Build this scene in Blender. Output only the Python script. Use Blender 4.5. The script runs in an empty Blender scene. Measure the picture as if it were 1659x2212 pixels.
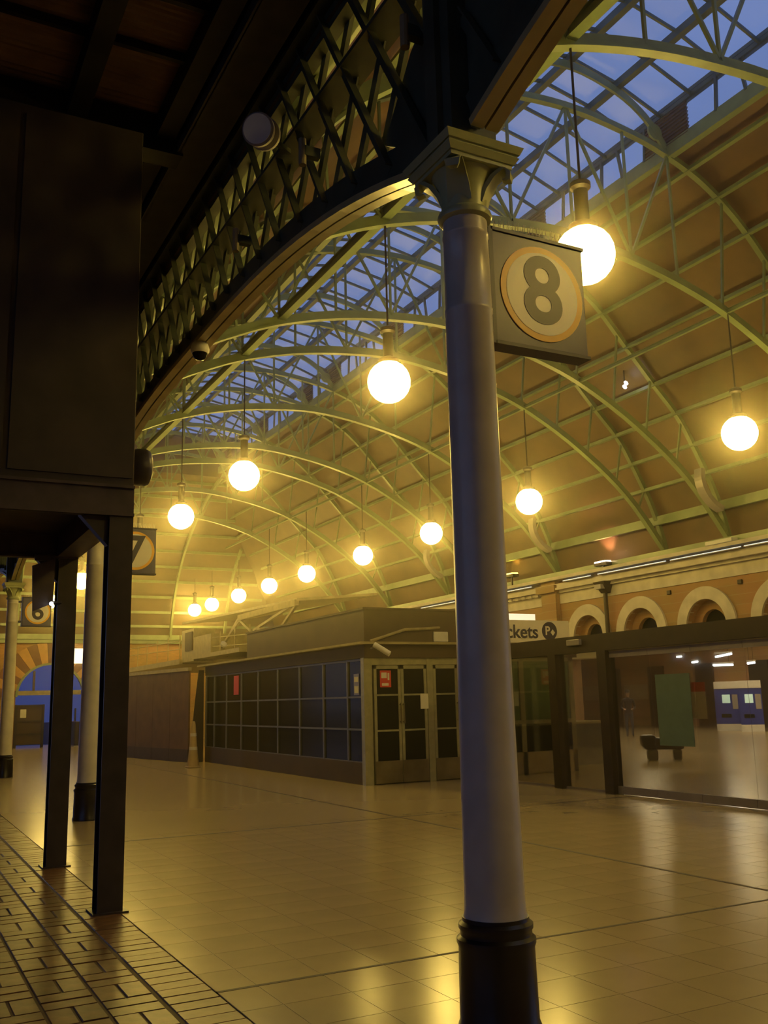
import bpy, bmesh, math, random
from mathutils import Vector, Matrix
random.seed(7)
S = bpy.context.scene
COL = S.collection
PI = math.pi

# ------------------------------------------------------------------ camera
FPX = 2053.5; YAW, PITCH, ROLL = [math.radians(a) for a in (27.84, 11.22, -1.407)]
EYE = Vector((0, 0, 1.6))
FWD = Vector((math.sin(YAW)*math.cos(PITCH), math.cos(YAW)*math.cos(PITCH), math.sin(PITCH)))
_r = Vector((math.cos(YAW), -math.sin(YAW), 0)); _u = _r.cross(FWD)
RGT = _r*math.cos(ROLL) + _u*math.sin(ROLL)
UPV = -_r*math.sin(ROLL) + _u*math.cos(ROLL)
cd = bpy.data.cameras.new('camera'); cam = bpy.data.objects.new('camera', cd); COL.objects.link(cam)
cam.matrix_world = Matrix(((RGT.x, UPV.x, -FWD.x, EYE.x), (RGT.y, UPV.y, -FWD.y, EYE.y), (RGT.z, UPV.z, -FWD.z, EYE.z), (0, 0, 0, 1)))
cd.sensor_fit = 'VERTICAL'; cd.sensor_height = 36.0; cd.lens = FPX/2212*36.0
cd.clip_start = 0.05; cd.clip_end = 500
S.camera = cam
def at(x, y, ax, v):
    """photo pixel -> point where its ray meets the plane ax = v"""
    d = FWD*FPX + RGT*(x-829.5) - UPV*(y-1106); i = 'XYZ'.index(ax)
    return EYE + d*((v-EYE[i])/d[i])
def proj(p):
    d = Vector(p)-EYE; z = FWD.dot(d)
    if z < 0.1: return (-9999, -9999, z)
    return (829.5+FPX*RGT.dot(d)/z, 1106-FPX*UPV.dot(d)/z, z)

# ------------------------------------------------------------------ world and exposure
LAMP_L = 62.0                         # radiance of the globe lamps
LAMP_C = (1.0, 0.68, 0.135)
w = bpy.data.worlds.new('dusk'); S.world = w; w.use_nodes = True
bg = w.node_tree.nodes['Background']
bg.inputs[0].default_value = (0.20, 0.295, 0.63, 1); bg.inputs[1].default_value = 1.0
S.cycles.max_bounces = 5; S.cycles.diffuse_bounces = 3; S.cycles.glossy_bounces = 3; S.cycles.transparent_max_bounces = 8; S.cycles.transmission_bounces = 2; S.cycles.use_light_tree = False
vs = S.view_settings
vs.view_transform = 'Standard'; vs.look = 'None'; vs.gamma = 1.0; vs.exposure = 0.0; vs.use_curve_mapping = False

# ------------------------------------------------------------------ materials
MATS = {}
def mat(name, col, rough=0.6, metal=0.0, var=0.15, scale=6.0, bump=0.0, rnd=0.0, emit=None, estr=0.0, spec=0.5, col2=None):
    m = bpy.data.materials.new(name); m.use_nodes = True; nt = m.node_tree; N = nt.nodes; L = nt.links
    b = N['Principled BSDF']; b.inputs['Roughness'].default_value = rough; b.inputs['Metallic'].default_value = metal
    b.inputs['Specular IOR Level'].default_value = spec
    tc = N.new('ShaderNodeTexCoord'); nz = N.new('ShaderNodeTexNoise')
    nz.inputs['Scale'].default_value = scale; nz.inputs['Detail'].default_value = 5
    L.new(tc.outputs['Object'], nz.inputs['Vector'])
    rp = N.new('ShaderNodeValToRGB')
    c2 = col2 or tuple(c*(1-var*2) for c in col)
    rp.color_ramp.elements[0].position = 0.3; rp.color_ramp.elements[1].position = 0.7
    rp.color_ramp.elements[0].color = (*c2, 1); rp.color_ramp.elements[1].color = (*[min(1, c*(1+var*.6)) for c in col], 1)
    L.new(nz.outputs['Fac'], rp.inputs['Fac'])
    out = rp.outputs['Color']
    if rnd:
        oi = N.new('ShaderNodeObjectInfo'); mr = N.new('ShaderNodeMapRange')
        mr.inputs['To Min'].default_value = 1-rnd; mr.inputs['To Max'].default_value = 1+rnd
        L.new(oi.outputs['Random'], mr.inputs['Value'])
        mx = N.new('ShaderNodeVectorMath'); mx.operation = 'SCALE'
        L.new(out, mx.inputs[0]); L.new(mr.outputs['Result'], mx.inputs['Scale']); out = mx.outputs['Vector']
    L.new(out, b.inputs['Base Color'])
    if bump:
        bp = N.new('ShaderNodeBump'); bp.inputs['Strength'].default_value = bump; bp.inputs['Distance'].default_value = 0.02
        L.new(nz.outputs['Fac'], bp.inputs['Height']); L.new(bp.outputs['Normal'], b.inputs['Normal'])
    if emit:
        b.inputs['Emission Color'].default_value = (*emit, 1); b.inputs['Emission Strength'].default_value = estr
    MATS[name] = m; return m
def grid_mat(name, col, colj, bw, bh, rough, offset=0.5, joint=0.01, rot=None, spec=0.5, bump=0.3, c2=0.72):
    """brick/tile pattern for surfaces too far away for built pieces"""
    m = bpy.data.materials.new(name); m.use_nodes = True; nt = m.node_tree; N = nt.nodes; L = nt.links
    b = N['Principled BSDF']; b.inputs['Roughness'].default_value = rough; b.inputs['Specular IOR Level'].default_value = spec
    tc = N.new('ShaderNodeTexCoord'); mp = N.new('ShaderNodeMapping')
    if rot: mp.inputs['Rotation'].default_value = rot
    L.new(tc.outputs['Object'], mp.inputs['Vector'])
    br = N.new('ShaderNodeTexBrick'); br.offset = offset
    br.inputs['Scale'].default_value = 1.0; br.inputs['Brick Width'].default_value = bw; br.inputs['Row Height'].default_value = bh
    br.inputs['Mortar Size'].default_value = joint; br.inputs['Color1'].default_value = (*col, 1)
    br.inputs['Color2'].default_value = (*[c*c2 for c in col], 1); br.inputs['Mortar'].default_value = (*colj, 1)
    L.new(mp.outputs['Vector'], br.inputs['Vector'])
    nz = N.new('ShaderNodeTexNoise'); nz.inputs['Scale'].default_value = 0.9; nz.inputs['Detail'].default_value = 1; L.new(tc.outputs['Object'], nz.inputs['Vector'])
    mx = N.new('ShaderNodeMixRGB'); mx.blend_type = 'MULTIPLY'; mx.inputs['Fac'].default_value = 0.35
    L.new(br.outputs['Color'], mx.inputs['Color1']); L.new(nz.outputs['Color'], mx.inputs['Color2'])
    L.new(mx.outputs['Color'], b.inputs['Base Color'])
    bp = N.new('ShaderNodeBump'); bp.inputs['Strength'].default_value = bump; bp.inputs['Distance'].default_value = 0.01; bp.invert = True
    L.new(br.outputs['Fac'], bp.inputs['Height']); L.new(bp.outputs['Normal'], b.inputs['Normal'])
    MATS[name] = m; return m
def glow_mat(name, col, strength):
    m = bpy.data.materials.new(name); m.use_nodes = True; N = m.node_tree.nodes
    b = N['Principled BSDF']; b.inputs['Base Color'].default_value = (.8, .8, .8, 1)
    b.inputs['Emission Color'].default_value = (*col, 1); b.inputs['Emission Strength'].default_value = strength
    MATS[name] = m; return m
def glass_mat(name, tint, gloss=0.12, rough=0.03, milk=0.0):
    m = bpy.data.materials.new(name); m.use_nodes = True; nt = m.node_tree; N = nt.nodes; L = nt.links
    N.remove(N['Principled BSDF']); out = N['Material Output']
    tr = N.new('ShaderNodeBsdfTransparent'); tr.inputs[0].default_value = (*tint, 1)
    gl = N.new('ShaderNodeBsdfGlossy'); gl.inputs['Roughness'].default_value = rough
    fr = N.new('ShaderNodeFresnel'); fr.inputs['IOR'].default_value = 1.45
    nz = N.new('ShaderNodeTexNoise'); nz.inputs['Scale'].default_value = 2.0
    mr = N.new('ShaderNodeMapRange'); mr.inputs['To Min'].default_value = rough; mr.inputs['To Max'].default_value = rough+0.05
    L.new(nz.outputs['Fac'], mr.inputs['Value']); L.new(mr.outputs['Result'], gl.inputs['Roughness'])
    ad = N.new('ShaderNodeMath'); ad.operation = 'MULTIPLY'; ad.inputs[1].default_value = gloss*10; L.new(fr.outputs[0], ad.inputs[0])
    mn = N.new('ShaderNodeMath'); mn.operation = 'MINIMUM'; mn.inputs[1].default_value = 0.9; L.new(ad.outputs[0], mn.inputs[0])
    mx = N.new('ShaderNodeMixShader'); L.new(mn.outputs[0], mx.inputs[0]); L.new(tr.outputs[0], mx.inputs[1]); L.new(gl.outputs[0], mx.inputs[2])
    last = mx
    if milk:
        df = N.new('ShaderNodeBsdfDiffuse'); df.inputs[0].default_value = (.55, .55, .5, 1)
        m2 = N.new('ShaderNodeMixShader'); m2.inputs[0].default_value = milk
        L.new(mx.outputs[0], m2.inputs[1]); L.new(df.outputs[0], m2.inputs[2]); last = m2
    L.new(last.outputs[0], out.inputs['Surface']); MATS[name] = m; return m

mat('green', (.215, .275, .14), .36, var=.12, scale=3)
mat('green_dark', (.10, .115, .075), .4, var=.2, scale=3)
mat('cream_paint', (.62, .58, .48), .30, var=.08, scale=4, bump=.05)
mat('cap_paint', (.44, .47, .23), .35, var=.1, scale=5)
mat('soffit', (.52, .44, .20), .22, var=.1, scale=3)
mat('black_paint', (.018, .015, .014), .32, var=.2, scale=8)
mat('boards', (.135, .072, .030), .55, var=.2, scale=1.2)
mat('stone', (.56, .51, .44), .7, var=.12, scale=3, bump=.1)
mat('orange_stone', (.55, .30, .09), .7, var=.12, scale=3)
mat('dark_stone', (.20, .09, .04), .7, var=.12, scale=3)
mat('frame_metal', (.40, .38, .24), .38, .35, var=.1, scale=8)
mat('kick_metal', (.36, .31, .20), .28, .75, var=.2, scale=2.2, bump=.06)
mat('dark_glass', (.014, .013, .011), .14, var=.1, scale=2, spec=.06)
mat('blue_frame', (.16, .16, .17), .4, .3, var=.1)
mat('fascia', (.072, .044, .020), .6, var=.12, scale=2)
mat('ledge', (.36, .30, .15), .6, var=.12)
mat('dark_brown', (.032, .020, .014), .5, var=.2)
mat('post_paint', (.055, .045, .04), .36, var=.15)
mat('box_dark', (.062, .046, .034), .75, var=.2, scale=2)
mat('beam_purple', (.085, .062, .055), .6, var=.15)
mat('sheet', (.30, .17, .10), .6, var=.2, scale=2)
mat('rafter', (.016, .012, .010), .55, var=.2)
mat('tile', (.385, .305, .175), .20, var=.05, scale=2, rnd=.03)
mat('grout', (.33, .26, .15), .4)
mat('joint_dark', (.05, .03, .015), .6)
mat('brick_paver', (.13, .058, .025), .36, var=.2, scale=9, rnd=.34, bump=.12, spec=.35)
mat('brick_edge', (.16, .082, .035), .36, var=.15, scale=9, rnd=.14, bump=.12, spec=.35)
mat('brick_bed', (.075, .042, .02), .7)
mat('sign_board', (.085, .075, .15), .35, var=.06)
mat('sign_white', (.80, .74, .62), .35, var=.03)
mat('sign_yellow', (.85, .46, .04), .35, var=.03)
mat('sign_navy', (.045, .04, .075), .4, var=.05)
mat('plastic_white', (.62, .60, .56), .4, var=.06)
mat('plastic_grey', (.30, .27, .27), .4, var=.06)
mat('rail_metal', (.26, .23, .27), .38, .4, var=.08)
mat('teal_panel', (.10, .155, .15), .45, var=.07)
mat('green_blind', (.10, .17, .08), .5, var=.12, scale=4)
mat('red_print', (.62, .05, .03), .45, var=.05)
mat('paper', (.70, .66, .55), .6, var=.04)
mat('blue_machine', (.02, .035, .30), .35, var=.08)
mat('hoarding', (.16, .085, .04), .6, var=.2, scale=2.5)
mat('skirting', (.06, .035, .02), .6)
mat('cone_pale', (.46, .34, .16), .5, var=.08)
mat('tan_panel', (.42, .33, .19), .5, var=.1)
mat('clothes', (.025, .025, .04), .8, var=.2)
mat('jeans', (.06, .07, .12), .8, var=.2)
mat('skin', (.40, .24, .16), .5, var=.05)
mat('counter_grey', (.20, .19, .17), .5)
mat('asphalt', (.04, .04, .045), .8)
mat('pale_steel', (.42, .36, .20), .5, var=.12)
grid_mat('wall_brick', (.46, .27, .12), (.40, .30, .18), .23, .075, .75, rot=(PI/2, 0, PI/2), joint=.008)
grid_mat('wall_brick_end', (.50, .27, .08), (.40, .28, .13), .23, .075, .75, rot=(PI/2, 0, 0), joint=.008)
mat('tile_far', (.385, .305, .175), .20, var=.03, scale=.35)
grid_mat('paver_far', (.16, .08, .036), (.06, .04, .03), .30, .145, .35, joint=.01)
glow_mat('globe_glow', LAMP_C, LAMP_L)
glow_mat('led', (.36, .52, .66), 1.0)
glow_mat('tube_glow', (.75, .88, 1.0), 6.0)
glow_mat('spot_glow', (1.0, .62, .38), 14.0)
glow_mat('spot_yellow', (1.0, .70, .10), 6.0)
glow_mat('white_box_glow', (1.0, .86, .62), .9)
glow_mat('screen_teal', (.12, .75, .65), .5)
glow_mat('hall_fill', (1.0, .78, .42), 50.0)
glow_mat('small_white', (.9, .93, 1.0), 9.0)
glow_mat('panel_glow', (1.0, .80, .42), 2.5)
glass_mat('roof_glass', (.88, .90, .92), .012, .35, milk=.04)
glass_mat('arch_glass', (.38, .40, .52), .03, .05)
glass_mat('clear_glass', (.90, .89, .84), .06, .02)

# ------------------------------------------------------------------ mesh helpers
class MB:
    def __init__(s): s.v = []; s.f = []
    def quad_box(s, P):                                   # 8 corners: bottom 4, top 4
        n = len(s.v); s.v += [tuple(p) for p in P]
        s.f += [(n, n+3, n+2, n+1), (n+4, n+5, n+6, n+7), (n, n+1, n+5, n+4), (n+1, n+2, n+6, n+5), (n+2, n+3, n+7, n+6), (n+3, n, n+4, n+7)]
        return s
    def box(s, x0, x1, y0, y1, z0, z1):
        return s.quad_box([(x0, y0, z0), (x1, y0, z0), (x1, y1, z0), (x0, y1, z0), (x0, y0, z1), (x1, y0, z1), (x1, y1, z1), (x0, y1, z1)])
    def bar(s, a, b, wd, ht, up=(0, 0, 1)):               # rectangular bar from a to b
        a, b = Vector(a), Vector(b); t = (b-a).normalized(); up = Vector(up)
        sd = t.cross(up)
        if sd.length < 1e-4: sd = t.cross(Vector((1, 0, 0)))
        sd.normalize(); up = sd.cross(t)
        sd = sd*(wd/2); up = up*(ht/2)
        return s.quad_box([a-sd-up, a+sd-up, b+sd-up, b-sd-up, a-sd+up, a+sd+up, b+sd+up, b-sd+up])
    def tube(s, pts, r, n=8, cap=True):
        pts = [Vector(p) for p in pts]; rs = r if isinstance(r, (list, tuple)) else [r]*len(pts); base = len(s.v); ref = None
        for i, p in enumerate(pts):
            t = (pts[min(i+1, len(pts)-1)]-pts[max(i-1, 0)]).normalized()
            if ref is None: ref = Vector((0, 0, 1)) if abs(t.z) < .9 else Vector((1, 0, 0))
            a = t.cross(ref).normalized(); bb = a.cross(t)
            for k in range(n):
                q = p + (a*math.cos(2*PI*k/n)+bb*math.sin(2*PI*k/n))*rs[i]; s.v.append(tuple(q))
        for i in range(len(pts)-1):
            for k in range(n):
                a0 = base+i*n+k; a1 = base+i*n+(k+1) % n; s.f.append((a0, a1, a1+n, a0+n))
        if cap:
            s.f.append(tuple(base+k for k in range(n))[::-1]); s.f.append(tuple(base+(len(pts)-1)*n+k for k in range(n)))
        return s
    def lathe(s, prof, c=(0, 0, 0), n=32):                # prof: (r, z) from bottom to top
        base = len(s.v); m = len(prof)
        for r, z in prof:
            for k in range(n): s.v.append((c[0]+r*math.cos(2*PI*k/n), c[1]+r*math.sin(2*PI*k/n), c[2]+z))
        for i in range(m-1):
            for k in range(n):
                a0 = base+i*n+k; a1 = base+i*n+(k+1) % n; s.f.append((a0, a1, a1+n, a0+n))
        s.f.append(tuple(base+k for k in range(n))[::-1]); s.f.append(tuple(base+(m-1)*n+k for k in range(n)))
        return s
    def rings(s, rings):                                  # list of equally long closed loops
        base = len(s.v); n = len(rings[0])
        for rg in rings: s.v += [tuple(p) for p in rg]
        for i in range(len(rings)-1):
            for k in range(n):
                a0 = base+i*n+k; a1 = base+i*n+(k+1) % n; s.f.append((a0, a1, a1+n, a0+n))
        s.f.append(tuple(base+k for k in range(n))[::-1]); s.f.append(tuple(base+(len(rings)-1)*n+k for k in range(n)))
        return s
    def arch_xz(s, pts, y, wy, d0, d1):                   # sweep in plane y: offsets d0..d1 along the outward normal, width wy
        rg = []
        for i, (x, z) in enumerate(pts):
            a = pts[max(i-1, 0)]; b = pts[min(i+1, len(pts)-1)]; tx, tz = b[0]-a[0], b[1]-a[1]; l = math.hypot(tx, tz)
            nx, nz = -tz/l, tx/l
            rg.append([(x+nx*d0, y-wy/2, z+nz*d0), (x+nx*d0, y+wy/2, z+nz*d0), (x+nx*d1, y+wy/2, z+nz*d1), (x+nx*d1, y-wy/2, z+nz*d1)])
        return s.rings(rg)
    def arch_yz(s, pts, x0, x1, d0, d1):
        rg = []
        for i, (y, z) in enumerate(pts):
            a = pts[max(i-1, 0)]; b = pts[min(i+1, len(pts)-1)]; ty, tz = b[0]-a[0], b[1]-a[1]; l = math.hypot(ty, tz)
            ny, nz = -tz/l, ty/l
            rg.append([(x0, y+ny*d0, z+nz*d0), (x1, y+ny*d0, z+nz*d0), (x1, y+ny*d1, z+nz*d1), (x0, y+ny*d1, z+nz*d1)])
        return s.rings(rg)
    def prism(s, poly, axis, a, b):                       # polygon in the other two axes, extruded along axis
        def P(p, t): return {'X': (t, p[0], p[1]), 'Y': (p[0], t, p[1]), 'Z': (p[0], p[1], t)}[axis]
        return s.rings([[P(p, a) for p in poly], [P(p, b) for p in poly]])
    def mesh(s, name, m, smooth=False):
        me = bpy.data.meshes.new(name); me.from_pydata(s.v, [], s.f); me.materials.append(MATS[m]); me.validate()
        bm = bmesh.new(); bm.from_mesh(me); bmesh.ops.recalc_face_normals(bm, faces=bm.faces); bm.to_mesh(me); bm.free()
        if smooth:
            for p in me.polygons: p.use_smooth = True
            try: me.set_sharp_from_angle(angle=math.radians(40))
            except Exception: pass
        return me
    def build(s, name, m, parent=None, smooth=False, bevel=0.0):
        o = bpy.data.objects.new(name, s.mesh(name, m, smooth)); COL.objects.link(o)
        if parent: o.parent = parent; o.matrix_parent_inverse = parent_inv(parent)
        if bevel:
            md = o.modifiers.new('bevel', 'BEVEL'); md.width = bevel; md.segments = 2; md.limit_method = 'ANGLE'
        return o
def world_of(o):
    m = Matrix.Translation(o.location) @ o.rotation_euler.to_matrix().to_4x4()
    return world_of(o.parent) @ o.matrix_parent_inverse @ m if o.parent else m
def parent_inv(p): return world_of(p).inverted()
def tag(o, label, cat, group=None):
    o['label'] = label; o['category'] = cat
    if group: o['group'] = group
    return o
def struct(o): o['kind'] = 'structure'; return o
def stuff(o): o['kind'] = 'stuff'; return o
def thing(name, label, cat, loc=(0, 0, 0), group=None):
    o = bpy.data.objects.new(name, None); COL.objects.link(o); o.location = loc; o.empty_display_size = .2
    return tag(o, label, cat, group)
def put(name, me, parent=None, loc=(0, 0, 0), rot=(0, 0, 0)):
    o = bpy.data.objects.new(name, me); COL.objects.link(o); o.location = loc; o.rotation_euler = rot
    if parent: o.parent = parent; o.matrix_parent_inverse = parent_inv(parent)
    return o
def text_mesh(body, size, m, depth=.006, ox=0.0):
    cu = bpy.data.curves.new('lettering', 'FONT'); cu.body = body; cu.size = size; cu.extrude = depth; cu.align_x = 'CENTER'; cu.align_y = 'CENTER'; cu.offset = ox
    o = bpy.data.objects.new('lettering', cu); COL.objects.link(o)
    dg = bpy.context.evaluated_depsgraph_get(); me = bpy.data.meshes.new_from_object(o.evaluated_get(dg))
    bpy.data.objects.remove(o); me.materials.clear(); me.materials.append(MATS[m]); return me
def spline(P, n=8):                                       # Catmull-Rom through 2-D points
    out = []
    for i in range(len(P)-1):
        p0 = P[max(i-1, 0)]; p1 = P[i]; p2 = P[i+1]; p3 = P[min(i+2, len(P)-1)]
        for k in range(n):
            t = k/n; t2 = t*t; t3 = t2*t
            out.append(tuple(.5*((2*p1[j])+(-p0[j]+p2[j])*t+(2*p0[j]-5*p1[j]+4*p2[j]-p3[j])*t2+(-p0[j]+3*p1[j]-3*p2[j]+p3[j])*t3) for j in (0, 1)))
    return out+[P[-1]]
def interp(P, x):
    for a, b in zip(P, P[1:]):
        if a[0] <= x <= b[0]: return a[1]+(b[1]-a[1])*(x-a[0])/(b[0]-a[0])
    return P[0][1] if x < P[0][0] else P[-1][1]
def ordinal(i): return ['first', 'second', 'third', 'fourth', 'fifth', 'sixth', 'seventh', 'eighth', 'ninth', 'tenth', 'eleventh', 'twelfth', 'thirteenth', 'fourteenth'][i]

# main dimensions (metres)
EDGE = 1.82             # brick paving | concourse tiles
XC = 2.82               # line of iron columns
COLS = [4.25, 14.87, 25.3, 35.8]
XW = 17.3               # brick arcade wall
YE = 46.0               # end wall
Y0 = -9.0
KX, KY = 8.45, 17.0     # kiosk corner

# ================================================================== FLOOR
fl = struct(MB().box(EDGE, 36, Y0, YE+1, -.25, -.0018).build('floor', 'grout'))
T = .41; g = .004
tiles = []
xs = [EDGE]+[2.06+T*i for i in range(22) if 2.06+T*i < 10.75]+[10.85]
ys = [5.62+(T+.0025)*j for j in range(-7, 18)]
for x0, x1 in zip(xs, xs[1:]):
    for y0, y1 in zip(ys, ys[1:]):
        c = ((x0+x1)/2, (y0+y1)/2, 0); px, py, d = proj(c)
        vis = -60 < px < 1720 and py < 2270
        tiles.append((0 if vis else 1, d, x0, x1, y0, y1))
tiles.sort(); MT = {}; rest = MB()
for k, (v, d, x0, x1, y0, y1) in enumerate(tiles):
    W, D = x1-x0-g, y1-y0-g
    if k < 300:
        key = (round(W, 3), round(D, 3))
        if key not in MT: MT[key] = MB().quad_box([(-W/2, -D/2, -.0018), (W/2, -D/2, -.0018), (W/2, D/2, -.0018), (-W/2, D/2, -.0018), (-W/2+.0004, -D/2+.0004, 0), (W/2-.0004, -D/2+.0004, 0), (W/2-.0004, D/2-.0004, 0), (-W/2+.0004, D/2-.0004, 0)]).mesh('tile', 'tile')
        put('tile', MT[key], fl, ((x0+x1)/2, (y0+y1)/2, random.uniform(-.0003, 0)))
    else: rest.box(x0+g/2, x1-g/2, y0+g/2, y1-g/2, -.0018, -.0003)
stuff(rest.build('tile_field', 'tile', fl))
far = MB().box(EDGE, 10.85, ys[-1], YE+1, -.0018, -.0003).box(10.85, 36, Y0, YE+1, -.0018, -.0003).box(EDGE, 10.85, Y0, ys[0], -.0018, -.0003)
far.build('distant_tiling', 'tile_far', fl)
for a in ((EDGE, 10.85, 5.60, 5.632, ), (EDGE, 10.85, 12.19, 12.24)):
    MB().box(a[0], a[1], a[2], a[3], -.011, .0012).build('expansion_joint', 'joint_dark', fl)
for a in ((6.54, 6.585, -2, 30),):
    MB().box(a[0], a[1], a[2], a[3], -.011, .0012).build('expansion_joint', 'joint_dark', fl)

pv = struct(MB().box(-11, EDGE, Y0, YE, -.25, -.007).build('floor_platform', 'brick_bed'))
B = .145; cells = []
y = 2.2
while y < 16:
    cells.append((EDGE-.30, EDGE-.004, y, y+B, 'e')); y += B
for i in range(16):
    x0 = EDGE-.31-(i+1)*.30
    for j in range(50):
        yb = 2.2+j*.30
        if (i+j) % 2: cells += [(x0, x0+.29, yb, yb+.145, 'b'), (x0, x0+.29, yb+.15, yb+.295, 'b')]
        else: cells += [(x0, x0+.142, yb, yb+.295, 'b'), (x0+.148, x0+.29, yb, yb+.295, 'b')]
cells2 = []
for c in cells:
    px, py, d = proj(((c[0]+c[1])/2, (c[2]+c[3])/2, 0))
    cells2.append((0 if (-40 < px < 700 and py < 2260) else 1, d, c))
cells2.sort(key=lambda q: (q[0], q[1])); MT = {}; rest = MB(); jj = .007
for k, (v, d, c) in enumerate(cells2):
    W, D = c[1]-c[0]-jj, c[3]-c[2]-jj; m = 'brick_edge' if c[4] == 'e' else 'brick_paver'
    if k < 300:
        key = (round(W, 3), round(D, 3), m)
        if key not in MT: MT[key] = MB().quad_box([(-W/2, -D/2, -.007), (W/2, -D/2, -.007), (W/2, D/2, -.007), (-W/2, D/2, -.007), (-W/2+.004, -D/2+.004, 0), (W/2-.004, -D/2+.004, 0), (W/2-.004, D/2-.004, 0), (-W/2+.004, D/2-.004, 0)]).mesh('brick', m)
        put('brick', MT[key], pv, ((c[0]+c[1])/2, (c[2]+c[3])/2, random.uniform(-.002, .0015)), (random.uniform(-.006, .006), random.uniform(-.006, .006), 0))
    else: rest.box(c[0]+jj/2, c[1]-jj/2, c[2]+jj/2, c[3]-jj/2, -.007, random.uniform(-.003, 0))
stuff(rest.build('brick_field', 'brick_paver', pv))
MB().box(-11, EDGE, 17.2, YE, -.007, -.001).box(-11, EDGE-.31-16*.30, Y0, 17.2, -.007, -.001).build('distant_paving', 'paver_far', pv)
struct(MB().box(-150, 150, -80, 200, -1.2, -1.0).build('ground', 'asphalt'))

# ================================================================== ROOF PROFILES
LOW = spline([(2.95, 6.35), (3.6, 7.05), (4.55, 7.75), (5.3, 8.15), (6.13, 8.5), (7.2, 8.8), (8.3, 8.98), (9.6, 9.07), (10.9, 8.93), (12.2, 8.65), (13.3, 8.26), (14.7, 7.5), (16.1, 6.45), (17.22, 5.14)], 5)
UP = spline([(2.95, 6.75), (3.35, 7.6), (3.9, 8.5), (4.6, 9.35), (5.5, 10.15), (6.7, 10.85), (8.2, 11.32), (9.8, 11.5), (11.2, 11.38), (12.0, 11.2), (12.9, 10.85), (13.75, 10.25), (14.6, 9.35), (15.4, 8.5), (15.98, 7.9), (16.42, 7.2), (16.82, 6.45), (17.08, 5.82), (17.28, 5.12)], 5)
LX0, LX1 = 7.85, 12.05       # lantern skylight
def off(P, d):
    out = []
    for i, (x, z) in enumerate(P):
        a = P[max(i-1, 0)]; b = P[min(i+1, len(P)-1)]; tx, tz = b[0]-a[0], b[1]-a[1]; l = math.hypot(tx, tz)
        out.append((x-tz/l*d, z+tx/l*d))
    return out
CE = off(UP, .16)
def ceil_strip(mb, P, y0, y1):
    top = off(P, .06)
    for (a, b, c, d) in zip(P, P[1:], top, top[1:]):
        mb.quad_box([(a[0], y0, a[1]), (b[0], y0, b[1]), (b[0], y1, b[1]), (a[0], y1, a[1]), (c[0], y0, c[1]), (d[0], y0, d[1]), (d[0], y1, d[1]), (c[0], y1, c[1])])
ce = MB()
left = [p for p in CE if p[0] <= LX0]; right = [p for p in CE if p[0] >= LX1]
ceil_strip(ce, left, Y0, YE-1); ceil_strip(ce, right, Y0, YE-1)
ceiling = struct(ce.build('ceiling', 'boards'))
PUR = [3.15, 3.55, 4.1, 4.85, 5.8, 7.0, 12.55, 13.25, 13.95, 14.6, 15.35, 15.95, 16.4, 16.75, 17.08]
for x in PUR:
    z = interp(UP, x); big = x in (17.08,)
    h = .20 if big else .12
    MB().box(x-.03, x+.03, Y0, YE-3, z+.02-(.06 if big else 0), z+.02+h-.06).box(x-.05, x+.05, Y0, YE-3, z-.005-(.06 if big else 0), z+.02-(.06 if big else 0)).build('purlin', 'green', ceiling)
MB().box(17.14, 17.34, Y0, YE-1, 4.98, 5.12).build('wall_plate', 'green', ceiling)
for x in (LX0-.06, LX1+.06):
    z = interp(UP, x)
    MB().box(x-.07, x+.07, Y0, YE-7, z+.0, z+.26).build('lantern_sill', 'green', ceiling)

# hipped far end of the vault
hipP = spline([(YE-.1, 4.95), (YE-.35, 5.9), (YE-.75, 6.9), (YE-1.5, 8.0), (YE-2.6, 9.0), (YE-4.2, 10.0), (YE-6.2, 10.8), (YE-8.2, 11.25)], 3)
def xl(z):
    P = [p for p in CE if p[0] <= 9.8]
    for a, b in zip(P, P[1:]):
        if a[1] <= z <= b[1]: return a[0]+(b[0]-a[0])*(z-a[1])/(b[1]-a[1])
    return P[0][0] if z < P[0][1] else 9.0
def xr(z):
    P = [p for p in CE if p[0] >= 9.8]
    for a, b in zip(P, P[1:]):
        if b[1] <= z <= a[1]: return a[0]+(b[0]-a[0])*(z-a[1])/(b[1]-a[1])
    return P[-1][0] if z < P[-1][1] else 10.6
hp = MB()
for a, b in zip(hipP, hipP[1:]):
    ea, eb = (xl(a[1])-.45, xr(a[1])+.45), (xl(b[1])-.45, xr(b[1])+.45)
    hp.quad_box([(ea[0], a[0], a[1]), (ea[1], a[0], a[1]), (ea[1], a[0]+.12, a[1]+.03), (ea[0], a[0]+.12, a[1]+.03), (eb[0], b[0], b[1]), (eb[1], b[0], b[1]), (eb[1], b[0]+.1, b[1]+.08), (eb[0], b[0]+.1, b[1]+.08)])
hp.box(6.5, 13.2, YE-8.3, YE-8.1, 11.0, 12.8)
hip = struct(hp.build('ceiling_hip', 'boards'))
for z in (5.4, 6.05, 6.75, 7.45, 8.1, 8.75, 9.4, 10.0, 10.6, 11.0):
    yy = None
    for a, b in zip(hipP, hipP[1:]):
        if a[1] <= z <= b[1]: yy = a[0]+(b[0]-a[0])*(z-a[1])/(b[1]-a[1])
    if yy: MB().box(xl(z)+.05, xr(z)-.05, yy-.12, yy-.03, z-.10, z+.02).build('purlin', 'green', hip)
for x in (5.3, 9.4, 12.3, 15.0):
    pts = [(x, a[0]-.2, a[1]-.1) for a in hipP if xl(a[1]) < x < xr(a[1])]
    mb = MB()
    for a, b in zip(pts, pts[1:]): mb.bar(a, b, .10, .16, (0, -1, .3))
    mb.build('hip_rib', 'green', hip)

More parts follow.
